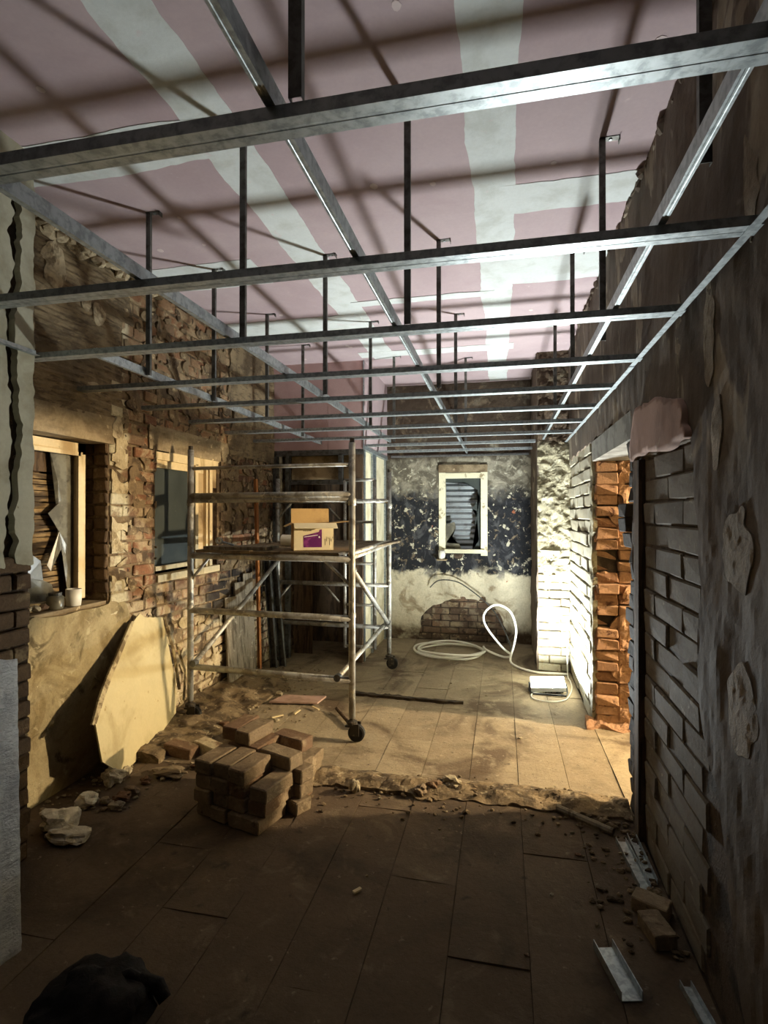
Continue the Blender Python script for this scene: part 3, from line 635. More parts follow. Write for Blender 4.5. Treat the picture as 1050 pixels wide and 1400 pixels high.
# near jamb, toothed brick, shade painted into its colour, with a block standing out
nj = brick_variants('brick', M['shade_brick'], .20, .17, .086, 5, .014)
pts = []
for k in range(24):
    z = (k + .5) * .086; e = random.uniform(-.035, .035)
    if 1.42 < z < 1.74: e = .30 if z > 1.52 else .17
    if 1.03 < z < 1.10: e = .10
    if z > 1.95: e = .06
    for x in (XR + .095, XR + .27): pts.append(((x, DY0 - .09 + e + random.uniform(-.01, .01), z), math.pi / 2, (1, 1, 1)))
lay(wall_right, 'brick', nj, pts)
MB().relief((XR, 0, 0), (0, 1, 0), (0, 0, 1), (-1, 0, 0), 3.03, 3.34, 0, DZ, .02, lambda u, v: u < 3.17 + .08 * fbm(v * 5, 2, 7), lambda u, v: .0 + .016 * fbm(u * 8, v * 6, 31), -.03).build('plaster_coat', M['mortar_dark'], wall_right)
# plaster coats
PE = [(.0, 1.70), (.75, 1.96), (.82, 2.05), (.95, 2.12), (1.15, 2.15), (1.4, 2.10), (1.7, 2.15), (1.93, 2.20), (1.98, 2.22)]
def pe(v):
    for (a, b), (c, d) in zip(PE, PE[1:]):
        if a <= v <= c: return b + (d - b) * (v - a) / (c - a)
    return 2.22
def m_r(u, v):
    if v < 1.97: return u < pe(v) + .035 * fbm(v * 9, 1, 6)
    if v < 2.22 + .03 * fbm(u * 6, 3, 3) and u > 3.14: return False
    return True
def h_r(u, v): return .014 + .008 * fbm(u * 3, v * 1.6, 41) + .003 * fbm(u * 12, v * 6, 43)
MB().relief((XR, 0, 0), (0, 1, 0), (0, 0, 1), (-1, 0, 0), .3, 5.98, 0, ZC, .024, m_r, h_r).build('plaster_coat', M['plaster_right'], wall_right)
PP = [(2.17, 1.945), (2.24, 2.0), (2.22, 2.04), (2.30, 2.10), (2.60, 2.17), (2.98, 2.19), (3.10, 2.0), (3.08, 1.93), (2.8, 1.955), (2.5, 1.93)]
MB().relief((XR, 0, 0), (0, 1, 0), (0, 0, 1), (-1, 0, 0), 2.1, 3.12, 1.88, 2.22, .016, lambda u, v: inpoly(u + .012 * fbm(u * 20, v * 20, 1), v + .012 * fbm(u * 22, v * 12, 2), PP), lambda u, v: .036 + .004 * fbm(u * 3, v * 3, 4), .0).build('plaster_patch', M['plaster_patch'], wall_right, True)
for y, z, ry, rz, sd in ((1.80, 1.54, .13, .15, 21), (1.78, 1.08, .12, .16, 22), (1.96, 1.92, .05, .16, 23), (2.02, 2.28, .06, .22, 24), (2.34, 2.34, .05, .2, 25), (1.70, 2.6, .06, .2, 26)):
    dab(wall_right, XR - .012, -1, y, z, ry, rz, sd, M['dab_right'], .005)
# ragged edge of the right wall against the ceiling
mb = MB()
for k in range(60):
    mb.chunk((XR - random.uniform(-.015, .012), 1.2 + k * .068, ZC - random.uniform(.0, .05)), random.uniform(.02, .04), random.uniform(.03, .06), random.uniform(.02, .05), k + 40)
tag(mb.build('torn_plaster_edge', M['plaster_right'], wall_right), kind='stuff')

# --- wall behind the camera and the next room
struct(MB().box(-3.0, 1.06, -2.75, -2.6, 0, ZC), 'wall_front', M['nib'])
struct(MB().relief((0, 0, 0), (1, 0, 0), (0, 1, 0), (0, 0, 1), XR + .002, 1.07, 3.2, 4.6, .07, None, lambda u, v: -.001 + .006 * fbm(u * 5, v * 5, 3), -.02), 'trim_3', M['floor'])
struct(MB().box(1.06, 5.0, 1.6, 7.2, -.12, -.004), 'floor_side_room', M['screed'])
struct(MB().box(1.06, 5.0, 1.6, 7.2, ZC - .6, ZC - .5), 'ceiling_side_room', M['nib'])
struct(MB().box(4.9, 5.0, 1.6, 7.2, 0, ZC), 'wall_side_room_right', M['nib'])
struct(MB().box(1.06, 5.0, 1.5, 1.6, 0, ZC), 'wall_side_room_front', M['nib'])
struct(MB().box(1.06, 5.0, 7.2, 7.3, 0, ZC), 'wall_side_room_back', M['nib'])

# --- framed cupboard in the far left corner
EX, EY = -1.51, 5.86
cup = struct(MB().box(-2.55, EX - .06, YB - .12, YB - .02, 0, ZC), 'wall_cupboard', M['ply'])
part(MB().box(XL, -1.93, EY, EY + .0125, 2.39, ZC).box(-1.925, EX, EY, EY + .0125, 2.39, ZC), 'plasterboard_panel', M['pink_dull'], cup)
part(MB().box(EX - .0125, EX, EY + .013, YB - .01, 2.42, ZC), 'plasterboard_panel', M['pink'], cup)
part(MB().box(EX - .004, EX + .006, EY - .006, EY + .012, 2.39, ZC), 'corner_bead', M['galv'], cup)
part(MB().box(XL, EX, EY, EY + .07, 2.33, 2.39), 'head_track', M['galv_dull'], cup)
def stud(p0, p1, w_, d_, name, mat, par, side=(1, 0, 0), up=(0, 1, 0)):
    a, b, t = w_ / 2, d_ / 2, .0022
    return part(MB().prism([(-a, -b), (a, -b), (a, b), (a - .009, b), (a - .009, b - t), (a - t, b - t), (a - t, -b + t), (-a + t, -b + t), (-a + t, b - t), (-a + .009, b - t), (-a + .009, b), (-a, b)], p0, p1, side, up), name, mat, par)
for x in (-2.57, -2.42, -1.78): stud((x, EY + .035, 0 if x != -1.78 else 2.02), (x, EY + .035, 2.34), .045, .07, 'stud', M['galv_dull'], cup)
part(MB().box(-2.40, -1.60, EY + .1, EY + .112, 2.06, 2.33), 'backing_panel', M['ply'], cup)
part(MB().box(-2.42, -1.57, EY + .02, EY + .075, 2.0, 2.05), 'nogging', M['galv_dull'], cup)
part(MB().box(-2.43, -2.2, EY + .25, EY + .262, 0, 2.3), 'backing_panel', M['timber_dark'], cup)
part(MB().box(-1.60, EX - .012, EY + .01, EY + .045, 0, 2.33, jit=.003), 'corner_post', M['timber_dark'], cup)
part(MB().box(EX - .05, EX + .002, EY + .05, EY + .10, 0, 2.42), 'stud', M['galv'], cup)
for y in (EY + .46, EY + .62, EY + 1.2): stud((EX - .025, y, 0), (EX - .025, y, 2.40), .05, .05, 'stud', M['galv'], cup)
for y0, y1 in ((EY + .10, EY + .44), (EY + .65, EY + 1.18)): part(MB().box(EX - .04, EX - .022, y0, y1, 0, 2.38), 'infill_board', M['insul'], cup)
part(MB().box(EX - .055, EX + .012, EY + .02, YB - .03, 2.385, 2.43), 'head_track', M['galv'], cup)
for z in (1.55, 1.05, .6): part(MB().box(EX - .006, EX + .003, EY + .60, EY + .63, z, z + .07), 'cable_slot', M['hole'], cup)  # black blocks painted as the shade inside open slots
part(MB().box(-2.55, -1.56, EY + .9, EY + .93, 0, 2.3), 'dark_lining', M['timber_dark'], cup)

# ------------------------------------------------------------------ suspended ceiling grid
ORD = ['first', 'second', 'third', 'fourth', 'fifth', 'sixth', 'seventh', 'eighth', 'ninth', 'tenth', 'eleventh']
def channel_outline(w_=.06, h_=.027, t=.0014, lip=.006, dirn=1):
    a = w_ / 2
    o = [(-a, 0), (-.004, 0), (-.002, .0008), (.002, .0008), (.004, 0), (a, 0), (a, h_), (a - lip, h_), (a - lip, h_ - t), (a - t, h_ - t), (a - t, t + .0015), (-a + t, t + .0015), (-a + t, h_ - t), (-a + lip, h_ - t), (-a + lip, h_), (-a, h_)]
    return [(x, y * dirn) for x, y in o]
BY = [1.01, 1.64, 2.26, 2.90, 3.51, 4.12, 4.73, 5.33, 5.94, 6.56]
for k, y in enumerate(BY):
    x0 = -2.19 if y < 2.19 else XL + .03
    if y > 5.84: x0 = EX + .02
    x1 = XR - .02 if y < 5.9 else PX - .02
    if y > 6.5: x1 = PX - .02
    mb = MB().prism(channel_outline(), (x0, y, ZG), (x1, y, ZG), (0, -1, 0), (0, 0, 1))
    o = settle(mb.build('ceiling_channel', M['galv']))
    tag(o, 'galvanised cross channel of the ceiling grid, %s from the camera' % ORD[k], 'ceiling channel', 'cross channels of the ceiling grid')
RX = [(-2.0, 2.35, 5.84, 'along the left wall'), (-1.2, .6, 5.84, 'left of the middle'), (-.44, .6, 7.1, 'running down the middle of the room'), (.43, .6, 6.0, 'nearest the right wall')]
for x, y0, y1, lb in RX:
    o = settle(MB().prism(channel_outline(.02, .045, lip=.004), (x, y0, ZG + .0275), (x, y1, ZG + .0275), (1, 0, 0), (0, 0, 1)).build('main_rail', M['galv']))
    tag(o, 'galvanised main rail above the cross channels, %s' % lb, 'ceiling rail', 'main rails of the ceiling grid')
HG = [(-2.0, [2.74, 3.46, 4.34, 5.2]), (-1.17, [2.26, 3.43, 4.70, 5.78]), (-.41, [.98, 2.24, 3.40, 4.68, 6.0]), (.43, [1.36, 2.64, 3.72, 4.9])]
RN = {-2.0: 'the rail along the left wall', -1.17: 'the rail left of the middle', -.41: 'the middle rail', .43: 'the rail nearest the right wall'}
for x, ys_ in HG:
    for k, y in enumerate(ys_):
        t = empty('hanger', (x + .026, y, ZG + .029))
        part(MB().prism([(0, 0), (.027, 0), (.027, .018), (.0255, .018), (.0255, .0015), (.0015, .0015), (.0015, .018), (0, .018)], (x + .0105, y - .009, ZG + .029), (x + .0105, y - .009, ZC - .001), (1, 0, 0), (0, 1, 0)), 'strap', M['galv_dull'], t)
        part(MB().box(x + .012, x + .10, y - .016, y + .016, ZC - .004, ZC).box(x + .096, x + .10, y - .016, y + .016, ZC - .024, ZC), 'angle_bracket', M['galv_dull'], t)
        part(MB().lathe([(0, -.006), (.007, -.006), (.008, 0)], (x + .06, y, ZC - .004), 'z', 8), 'screw', M['galv'], t)
        tag(t, 'steel strap hanger on %s, %s from the camera' % (RN[x], ORD[k]), 'ceiling hanger', 'strap hangers of the ceiling grid')
ang = [(0, 0), (.025, 0), (.025, .002), (.002, .002), (.002, .026), (0, .026)]
for nm, p0, p1, sd, lb in (('wall_angle', (XR - .03, .4, ZG - .003), (XR - .03, 3.05, ZG - .003), (-1, 0, 0), 'galvanised wall angle on the right wall, length nearer the camera'),
                           ('wall_angle', (XR - .03, 3.0, ZG - .006), (XR - .03, 5.94, ZG - .006), (-1, 0, 0), 'galvanised wall angle on the right wall, farther length above the doorway'),
                           ('wall_angle', (-2.196, .6, ZG - .004), (-2.196, 2.19, ZG - .004), (1, 0, 0), 'short white galvanised wall angle on the cracked plaster at the left edge'),
                           ('wall_angle', (-1.45, YB - .03, ZG - .004), (PX - .03, YB - .03, ZG - .004), (0, -1, 0), 'galvanised wall angle across the far wall above its window')):
    tag(settle(MB().prism([(a * 1.0, b) for a, b in ang], p0, p1, sd, (0, 0, 1)).build(nm, M['galv'])), lb, 'wall angle')

# ------------------------------------------------------------------ scaffold tower
FL, FR = Vector((-2.43, 3.90, 0)), Vector((-1.07, 3.82, 0)); sd = Vector((-.06, 1.0, 0)).normalized() * 1.88
BR, BL = FR + sd, FL + sd + Vector((.06, -.03, 0))
tower = empty('scaffold_tower', (-1.75, 4.8, 0))
tag(tower, 'tall paint-flecked aluminium scaffold tower on castors standing before the cupboard', 'scaffold')
def P3(p, z): return Vector((p.x, p.y, z))
R = .0245
for p, top in ((FL, 2.17), (FR, 2.18), (BL, 2.06), (BR, 2.11)):
    o = part(MB().tube(P3(p, .17), P3(p, top), R, 14).lathe([(R + .004, 0), (R + .004, .03), (R, .035)], P3(p, .9), 'z', 14).lathe([(R, -.002), (R + .005, 0), (R + .005, .05), (R, .055)], P3(p, 1.72), 'z', 14), 'standard', M['scaf'], tower, True)
    part(MB().tube(P3(p, top - .002), P3(p, top + .03), .018, 12), 'spigot', M['castor'], o)
    c = part(MB().tube(P3(p, .12), P3(p, .30), .017, 12).lathe([(0, 0), (.04, 0), (.04, .02), (.02, .03)], P3(p, .125), 'z', 14).box(p.x - .005, p.x + .06, p.y - .035, p.y - .028, .05, .135).box(p.x - .005, p.x + .06, p.y + .028, p.y + .035, .05, .135), 'castor', M['castor'], tower)
    part(MB().lathe([(.012, -.022), (.05, -.022), (.062, -.016), (.062, .016), (.05, .022), (.012, .022)], (p.x + .035, p.y, .0625), 'y', 22), 'wheel', M['rubber'], c)
    part(MB().box(p.x - .05, p.x - .004, p.y - .012, p.y + .012, .10, .112), 'brake_lever', M['castor'], c)
def tubep(a, za, b, zb, r=R, name='rung', n=12):
    return part(MB().tube(P3(a, za), P3(b, zb), r, n), name, M['scaf'], tower, True)
for z in (.44, .89, 1.325, 1.80): tubep(FL, z, FR, z)
tubep(FL, 2.02, FR, 2.02, .014)
tubep(FL, 1.765, FR, 1.765, .02)
for z in (.44, .89, 1.33, 1.80): tubep(BL, z, BR, z)
# ladder set into the far end frame
dirb = (BR - BL).normalized(); LA, LBt = BR - dirb * .16, BR - dirb * .50
tubep(LA, .2, LA, 2.03, .02, 'ladder_stile'); tubep(LBt, .2, LBt, 2.03, .02, 'ladder_stile')
for k in range(8): tubep(LA, .22 + k * .2255, LBt, .22 + k * .2255, .0155, 'ladder_rung')
tubep(LA, 2.03, LBt, 2.03, .018, 'ladder_rung')
dirf = (FR - FL).normalized()
for p, q, z in ((FL, FL + dirf * .17, 1.325), (FR, FR - dirf * .22, 1.325)): part(MB().tube(P3(q, z - .01), P3(p, z - .20), .012, 8), 'knee_brace', M['scaf'], tower, True)
for z in (.89, 1.80):
    for p, q in ((BL, BL + dirb * .17), (BL + dirb * .74, BL + dirb * .56)): part(MB().tube(P3(q, z - .01), P3(p, z - .2), .012, 8), 'knee_brace', M['scaf'], tower, True)
ins = Vector((.035, 0, 0))
def brace(a, b, r=.021):
    o = part(MB().tube(a, b, r, 12), 'brace', M['scaf'], tower, True)
    for q in (a, b): part(MB().lathe([(.0, -.026), (.027, -.026), (.027, .026), (0, .026)], q, 'y', 10), 'brace_hook', M['galv_dull'], o)
brace(P3(FL + ins, .47), P3(BL + ins, 1.17)); brace(P3(FR - ins * .2, 1.24) + sd * .03, P3(BR - ins * .2, .50) - sd * .02)
brace(P3(BR - dirb * .06, .455), P3(FR - dirf * .11, .455))
for a, b in ((FL + ins, BL + ins), (FR - ins * .4, BR - ins * .4)): part(MB().tube(P3(a, 1.335), P3(b, 1.335), .02, 10), 'ledger', M['scaf'], tower, True)
part(MB().tube(P3(FR, 1.37), P3(BR, 1.37), .017, 10), 'ledger', M['scaf'], tower, True)
# deck of boards
Tm = Matrix.Translation(P3(FL, 0)) @ Matrix.Rotation(math.atan2(dirf.y, dirf.x), 4, 'Z')
for k in range(5):
    a = .06 + k * .242
    part(MB().box(a, a + .235, -.02, 1.86, 1.352, 1.372, Tm, .003), 'deck_board', M['deck'], tower)

# things on the deck
def on_deck(x, y, z=0): return Tm @ Vector((x, y, 1.374 + z))
box_o = empty('cardboard_box', on_deck(1.06, .25))
B = Matrix.Translation(on_deck(.93, .27)) @ Matrix.Rotation(math.radians(26), 4, 'Z')
w2, d2, hB, t = .155, .14, .21, .004
part(MB().box(-w2, w2, -d2, d2, 0, t, B), 'base', M['card'], box_o)
part(MB().box(-w2, w2, -d2, -d2 + t, 0, hB, B), 'front_panel', M['card_white'], box_o)
part(MB().box(-w2, w2, d2 - t, d2, 0, hB, B), 'back_panel', M['card'], box_o)
part(MB().box(-w2, -w2 + t, -d2, d2, 0, hB, B), 'side_panel', M['card'], box_o)
part(MB().box(w2 - t, w2, -d2, d2, 0, hB, B), 'side_panel', M['card'], box_o)
part(MB().box(-w2, w2, 0, t, 0, .12, B @ Matrix.Translation((0, d2 - t, hB)) @ Matrix.Rotation(math.radians(-8), 4, 'X')), 'flap', M['card'], box_o)
part(MB().box(-w2, w2 + .02, -.09, 0, 0, t, B @ Matrix.Translation((0, -d2, hB)) @ Matrix.Rotation(math.radians(25), 4, 'X')), 'flap', M['card_white'], box_o)
part(MB().box(0, .13, -d2, d2, 0, t, B @ Matrix.Translation((w2, 0, hB)) @ Matrix.Rotation(math.radians(-6), 4, 'Y')), 'flap', M['card'], box_o)
part(MB().box(-.07, 0, -d2, d2, 0, t, B @ Matrix.Translation((-w2, 0, hB)) @ Matrix.Rotation(math.radians(-24), 4, 'Y')), 'flap', M['card'], box_o)
yf = -d2 - .0012
def decal(P, name, mat, y=yf):
    vs = [B @ Vector((a, y, b)) for a, b in P] + [B @ Vector((a, y + .001, b)) for a, b in P]; n = len(P)
    part(MB().add(vs, [tuple(range(n)), tuple(range(2 * n - 1, n - 1, -1))] + [(i, i + n, (i + 1) % n + n, (i + 1) % n) for i in range(n)]), name, mat, box_o)
decal([(-.08, .025), (.062, .025), (.062, .165), (.045, .16), (.04, .145), (-.08, .115)], 'purple_label', M['purple'])
decal([(.035, .10), (.046, .095), (.048, .104), (.04, .114)], 'label_mark', M['print_white'], yf - .0012)
decal([(-.075, .108), (.03, .122), (.03, .117), (-.075, .103)], 'label_line', M['print_white'], yf - .0012)
for k in range(5): decal([(-.08 + k * .013, .15), (-.072 + k * .013, .15), (-.072 + k * .013, .160 - .002 * (k % 3)), (-.08 + k * .013, .158)], 'print_mark', M['print_grey'])
for k in range(6): decal([(.085 + k * .012, .04 + .03 * (k % 3)), (.089 + k * .012, .04 + .03 * (k % 3)), (.089 + k * .012, .09 + .02 * (k % 2)), (.085 + k * .012, .09)], 'print_mark', M['print_grey'])
tag(box_o, 'open white-fronted cardboard box with purple print on the scaffold deck', 'cardboard box')
p = on_deck(.60, .62, .052)
rl = empty('paper_roll', (p.x, p.y, p.z - .05))
part(MB().lathe([(.022, -.10), (.05, -.10), (.05, .10), (.022, .10), (.022, -.10)], p, 'x', 20), 'roll', M['white_plastic'], rl)
part(MB().lathe([(.018, -.104), (.022, -.104), (.022, .104), (.018, .104), (.018, -.104)], p, 'x', 16), 'core', M['card'], rl)
tag(rl, 'white roll lying on the scaffold deck left of the cardboard box', 'roll')
mb = MB().box(.10, .64, .02, .17, 1.376, 1.398, Tm @ Matrix.Rotation(math.radians(2), 4, 'Z'), .003)
tag(settle(mb.build('loose_board', M['timber_grey'])), 'grey loose board lying along the front edge of the scaffold deck', 'board')
mb = MB().box(.12, .60, .22, .36, 1.376, 1.394, Tm @ Matrix.Rotation(math.radians(4), 4, 'Z'), .003)
tag(settle(mb.build('loose_board', M['timber_grey'])), 'second loose board on the scaffold deck, behind the front one', 'board')
p = on_deck(.22, .06, .07)
fit = empty('scaffold_clip', (p.x, p.y, p.z - .05))
part(MB().lathe([(.012, -.008), (.03, -.008), (.03, .008), (.012, .008), (.012, -.008)], p, 'y', 16), 'ring', M['galv'], fit)
part(MB().tube((p.x + .028, p.y, p.z - .01), (p.x + .12, p.y + .02, p.z - .035), .009, 8), 'shank', M['galv'], fit)
tag(fit, 'small metal ring clip on the left front end of the scaffold deck', 'clip')

# ------------------------------------------------------------------ leaning pieces in the far left corner
def lean(name, p0, p1, wid, thk, mat, label, cat):
    p0, p1 = Vector(p0), Vector(p1); d = (p1 - p0).normalized(); s_ = Vector((.25, 1, 0)); s_ = (s_ - d * s_.dot(d)).normalized(); u_ = d.cross(s_)
    a, b = wid / 2, thk / 2
    o = settle(MB().prism([(-a, -b), (a, -b), (a, b), (-a, b)], p0, p1, s_, u_).build(name, mat)); return tag(o, label, cat)
lean('timber_batten', (-2.49, 5.30, 0), (-2.545, 5.31, 2.03), .032, .03, M['timber_warm'], 'tall orange-brown timber batten leaning upright in the left corner', 'batten')
for k, (y, lb) in enumerate(((5.46, 'grey metal stud leaning in the corner, right beside the orange batten'), (5.52, 'second grey metal stud leaning in the corner, nearer the cupboard'))):
    o = settle(MB().prism([(-.035, -.022), (.035, -.022), (.035, .022), (.026, .022), (.026, .0195), (.0325, .0195), (.0325, -.0195), (-.0325, -.0195), (-.0325, .0195), (-.026, .0195), (-.026, .022), (-.035, .022)], (-2.41 + .075 * k, y + .02, 0), (-2.54 + .06 * k, y + .10, 1.30 - .08 * k), (1, 0, .05), (0, -1, 0.02)).build('metal_stud', M['galv_dull']))
    tag(o, lb, 'metal stud')
for k, (y, h_, wd, lb) in enumerate(((4.82, .86, .16, 'short greyed board leaning on the left wall behind the scaffold, nearest of three'), (5.0, .98, .15, 'greyed board leaning on the left wall, the middle of three'), (5.17, 1.05, .14, 'greyed board leaning on the left wall, farthest of three, beside the batten'))):
    lean('greyed_board', (-2.485, y - .08, .0), (-2.555, y - .04, h_), wd, .02, M['timber_grey'], lb, 'board')

# ------------------------------------------------------------------ tilted torn sheet against the left wall
S = [(-2.36, 3.02, .0), (-2.30, 2.76, .20), (-2.31, 2.72, .44), (-2.42, 2.98, .62), (-2.46, 3.10, .72), (-2.53, 3.34, .90), (-2.55, 3.44, .94), (-2.55, 3.50, .90), (-2.565, 3.72, .86), (-2.56, 3.82, .55), (-2.55, 3.88, .30), (-2.50, 3.80, .10), (-2.44, 3.46, .02)]
sheet = empty('plaster_sheet', (-2.45, 3.3, 0))
PS = [Vector(p) for p in S]; c = sum(PS, Vector()) / len(PS)
nrm = Vector((1, -.25, .32)).normalized()
# best plane through the outline, with a slight warp
ring = [PS]; rings = 5
mb = MB(); n = len(PS); vs = []; fs = []
for side_ in (0, 1):
    for r_ in range(rings):
        f_ = 1 - r_ / rings
        for i, p in enumerate(PS):
            q = c + (p - c) * f_
            vs.append(q + nrm * ((.006 if side_ == 0 else -.008) + .012 * fbm(q.y * 3, q.z * 3, 2)))
    vs.append(c + nrm * ((.006 if side_ == 0 else -.008)))
half = rings * n + 1
for side_ in (0, 1):
    o_ = side_ * half
    for r_ in range(rings - 1):
        for i in range(n):
            a, b = o_ + r_ * n + i, o_ + r_ * n + (i + 1) % n; q = (a, b, b + n, a + n)
            fs.append(q if side_ else q[::-1])
    for i in range(n):
        q = (o_ + (rings - 1) * n + i, o_ + (rings - 1) * n + (i + 1) % n, o_ + half - 1); fs.append(q if side_ else q[::-1])
for i in range(n): fs.append((i, (i + 1) % n, half + (i + 1) % n, half + i))
part(mb.add(vs, fs), 'board', M['sheet'], sheet)
mb = MB()
for off in (0, .018, .032):
    pts = [Vector(S[2]) + Vector((off * .3, -off, .0)), Vector(S[2]) * .5 + Vector(S[3]) * .5 + Vector((off * .3, -off * 1.4, .01)), Vector(S[3]) + Vector((0, -off, 0)), Vector(S[5]) + Vector((0, -off * .5, 0))]
    mb.path(pts, .011, 5)
part(mb, 'torn_paper_edge', M['paper'], sheet)
part(MB().path([Vector(S[8]) + Vector((.01, .02, 0)), Vector(S[9]) + Vector((.012, .04, 0)), Vector(S[10]) + Vector((.015, .03, -.05))], .013, 5).path([(-2.52, 3.86, .6), (-2.49, 3.93, .38), (-2.50, 3.92, .16)], .011, 5), 'torn_paper_edge', M['paper'], sheet)
tag(sheet, 'large torn sheet of buff plasterboard leaning on the left wall under the near window', 'plasterboard sheet')

# ------------------------------------------------------------------ foil faced board at the left edge
fb = empty('foil_board', (-1.85, 1.45, 0))
T = Matrix.Translation((-1.785, 1.72, 0)) @ Matrix.Rotation(math.radians(-10), 4, 'Z') @ Matrix.Rotation(math.radians(-1.5), 4, 'Y')
part(MB().prism([(-.6, 0), (0, 0), (0, 1.095), (-.22, 1.13), (-.6, 1.24)], (-.045, 0, 0), (-.004, 0, 0), (0, 1, 0), (0, 0, 1)), 'foam_core', M['foam'], fb)
fb.children[0].data.transform(T)
mb = MB().relief((0, 0, 0), (0, 1, 0), (0, 0, 1), (1, 0, 0), -.6, .002, 0, 1.26, .016, lambda u, v: v < 1.10 - u * .2, lambda u, v: .004 + .006 * fbm(u * 7, v * 16, 3) + .003 * fbm(u * 22, v * 40, 9), -.006, .0)
mb.v = [tuple(T @ Vector(p)) for p in mb.v]
part(mb, 'foil_facing', M['foil'], fb, True)
tag(fb, 'crinkled silver foil faced insulation board standing at the left edge', 'insulation board')

# ------------------------------------------------------------------ brick heap
hb = []
for k in range(6):
    bm = bmesh.new(); bmesh.ops.create_cube(bm, size=1); bmesh.ops.scale(bm, vec=(.11, .232, .075), verts=bm.verts)
    bmesh.ops.bevel(bm, geom=bm.edges[:], offset=.006, segments=1, affect='EDGES')
    bmesh.ops.subdivide_edges(bm, edges=[e for e in bm.edges if e.calc_length() > .06], cuts=2, use_grid_fill=True)
    for v in bm.verts: v.co += Vector((noise.noise(v.co * 22 + Vector((k * 5, 1, 0))), noise.noise(v.co * 22 + Vector((0, k * 5, 2))), .7 * noise.noise(v.co * 22 + Vector((3, 0, k * 5))))) * .0045; v.co.z += .0375
    me = bpy.data.meshes.new('brick'); bm.to_mesh(me); bm.free(); me.materials.append(M['brick_heap']); hb.append(me)
HX, HY, HA = -1.66, 2.70, math.radians(-14)
HT = Matrix.Translation((HX, HY, 0)) @ Matrix.Rotation(HA, 4, 'Z')
LH = .077
LAY = ['bottom', 'second', 'third', 'fourth', 'fifth']
heap = []
for cx, nm in ((0, 'left'), (1, 'second'), (2, 'third')):
    for k in range(4): heap.append((.06 + cx * .117, .12, k, 0, '%s layer, front row, %s stack from the left of the heap' % (LAY[k], nm if nm != 'left' else 'first')))
for k in range(3): heap.append((.06 + 3 * .117 + .012 * k - .01, .12 + .012 * k, k, 0, '%s layer, front row, right-hand low stack' % LAY[k]))
for cx, nm in ((0, 'left'), (1, 'second'), (2, 'third'), (3, 'right')):
    for k in range(4 if cx < 2 else 3): heap.append((.06 + cx * .117, .362, k, 0, '%s layer, back row, %s stack' % (LAY[k], nm if cx else 'first')))
heap += [(-.005, .375, 4, 4, 'fifth layer, leftmost of the two crowning bricks'), (.115, .38, 4, 2, 'fifth layer, right one of the two crowning bricks'),
         (.365, .315, 3, 84, 'fourth layer, laid crosswise over the right end'), (.29, .52, 3, 88, 'fourth layer, laid crosswise at the rear right'),
         (.42, .33, 1, 80, 'second layer, poking out at the right side'), (.43, .31, 0, 76, 'bottom layer, poking out at the right side'), (.415, .345, 2, 84, 'third layer, poking out at the right side'),
         (.32, .63, 0, 14, 'bottom layer, leaning out at the back right'), (.33, .62, 1, 8, 'second layer, alone at the back right')]
for n, (x, y, k, r, lb) in enumerate(heap):
    o = bpy.data.objects.new('brick', hb[n % 6]); COL.objects.link(o)
    p = HT @ Vector((x + random.uniform(-.004, .004), y + random.uniform(-.012, .012), k * LH)); o.location = p
    o.rotation_euler = (0, 0, HA + math.radians(r + random.uniform(-3, 3)))
    tag(o, 'heap brick, %s' % lb, 'brick', 'bricks of the heap on the floor')

# ------------------------------------------------------------------ floodlight, cable, hose
fl = empty('floodlight', (.42, 5.30, 0))
LT = Matrix.Translation((.42, 5.30, .068)) @ Matrix.Rotation(math.radians(12), 4, 'X') @ Matrix.Rotation(math.radians(-4), 4, 'Y')
part(MB().box(-.155, .155, -.10, .10, -.03, .012, LT), 'casing', M['lamp_grey'], fl)
for k in range(6): part(MB().box(-.13 + k * .05, -.122 + k * .05, -.09, .09, -.05, -.03, LT), 'cooling_fin', M['lamp_body'], fl)
part(MB().box(-.152, .152, -.097, .097, .012, .016, LT), 'lit_panel', M['lamp_face'], fl)
part(MB().path([(.255, 5.30, .07), (.25, 5.24, .01), (.27, 5.16, .008), (.57, 5.16, .008), (.59, 5.24, .01), (.585, 5.30, .07)], .008, 6), 'stand', M['lamp_body'], fl)
tag(fl, 'glowing white floodlight lying face up on the floor at the pier', 'floodlight')
def smooth_path(P, k=8):
    P = [Vector(p) for p in P]; out = []
    for i in range(len(P) - 1):
        a, b, c_, d = P[max(i - 1, 0)], P[i], P[i + 1], P[min(i + 2, len(P) - 1)]
        for j in range(k):
            t = j / k; out.append(.5 * ((2 * b) + (c_ - a) * t + (2 * a - 5 * b + 4 * c_ - d) * t * t + (3 * b - a - 3 * c_ + d) * t ** 3))
    return out + [P[-1]]
o = MB().path(smooth_path([(.45, 5.40, .02), (.56, 5.30, .006), (.30, 5.20, .006), (.27, 5.04, .006), (.40, 4.97, .006), (.55, 5.05, .006), (.64, 5.35, .006), (.66, 5.62, .006), (.655, 5.80, .02), (.66, 5.86, .25), (.665, 5.88, .45)]), .006, 7).build('lamp_cable', M['white_plastic'], None, True)
tag(settle(o), 'thin white cable looping on the floor round the floodlight and up the wall', 'cable')
hp_ = []
for k in range(150):
    a = 2 * math.pi * k / 50 + .6; r = .36 + .05 * math.sin(k * .11) ; hp_.append((-.56 + .02 * math.sin(k * .07) + 1.1 * r * math.cos(a), 6.47 + r * .98 * math.sin(a), .014 + .024 * (k / 50) + .012 * math.sin(k * .3)))
hp_ = [hp_[i] for i in range(0, 150, 3)]
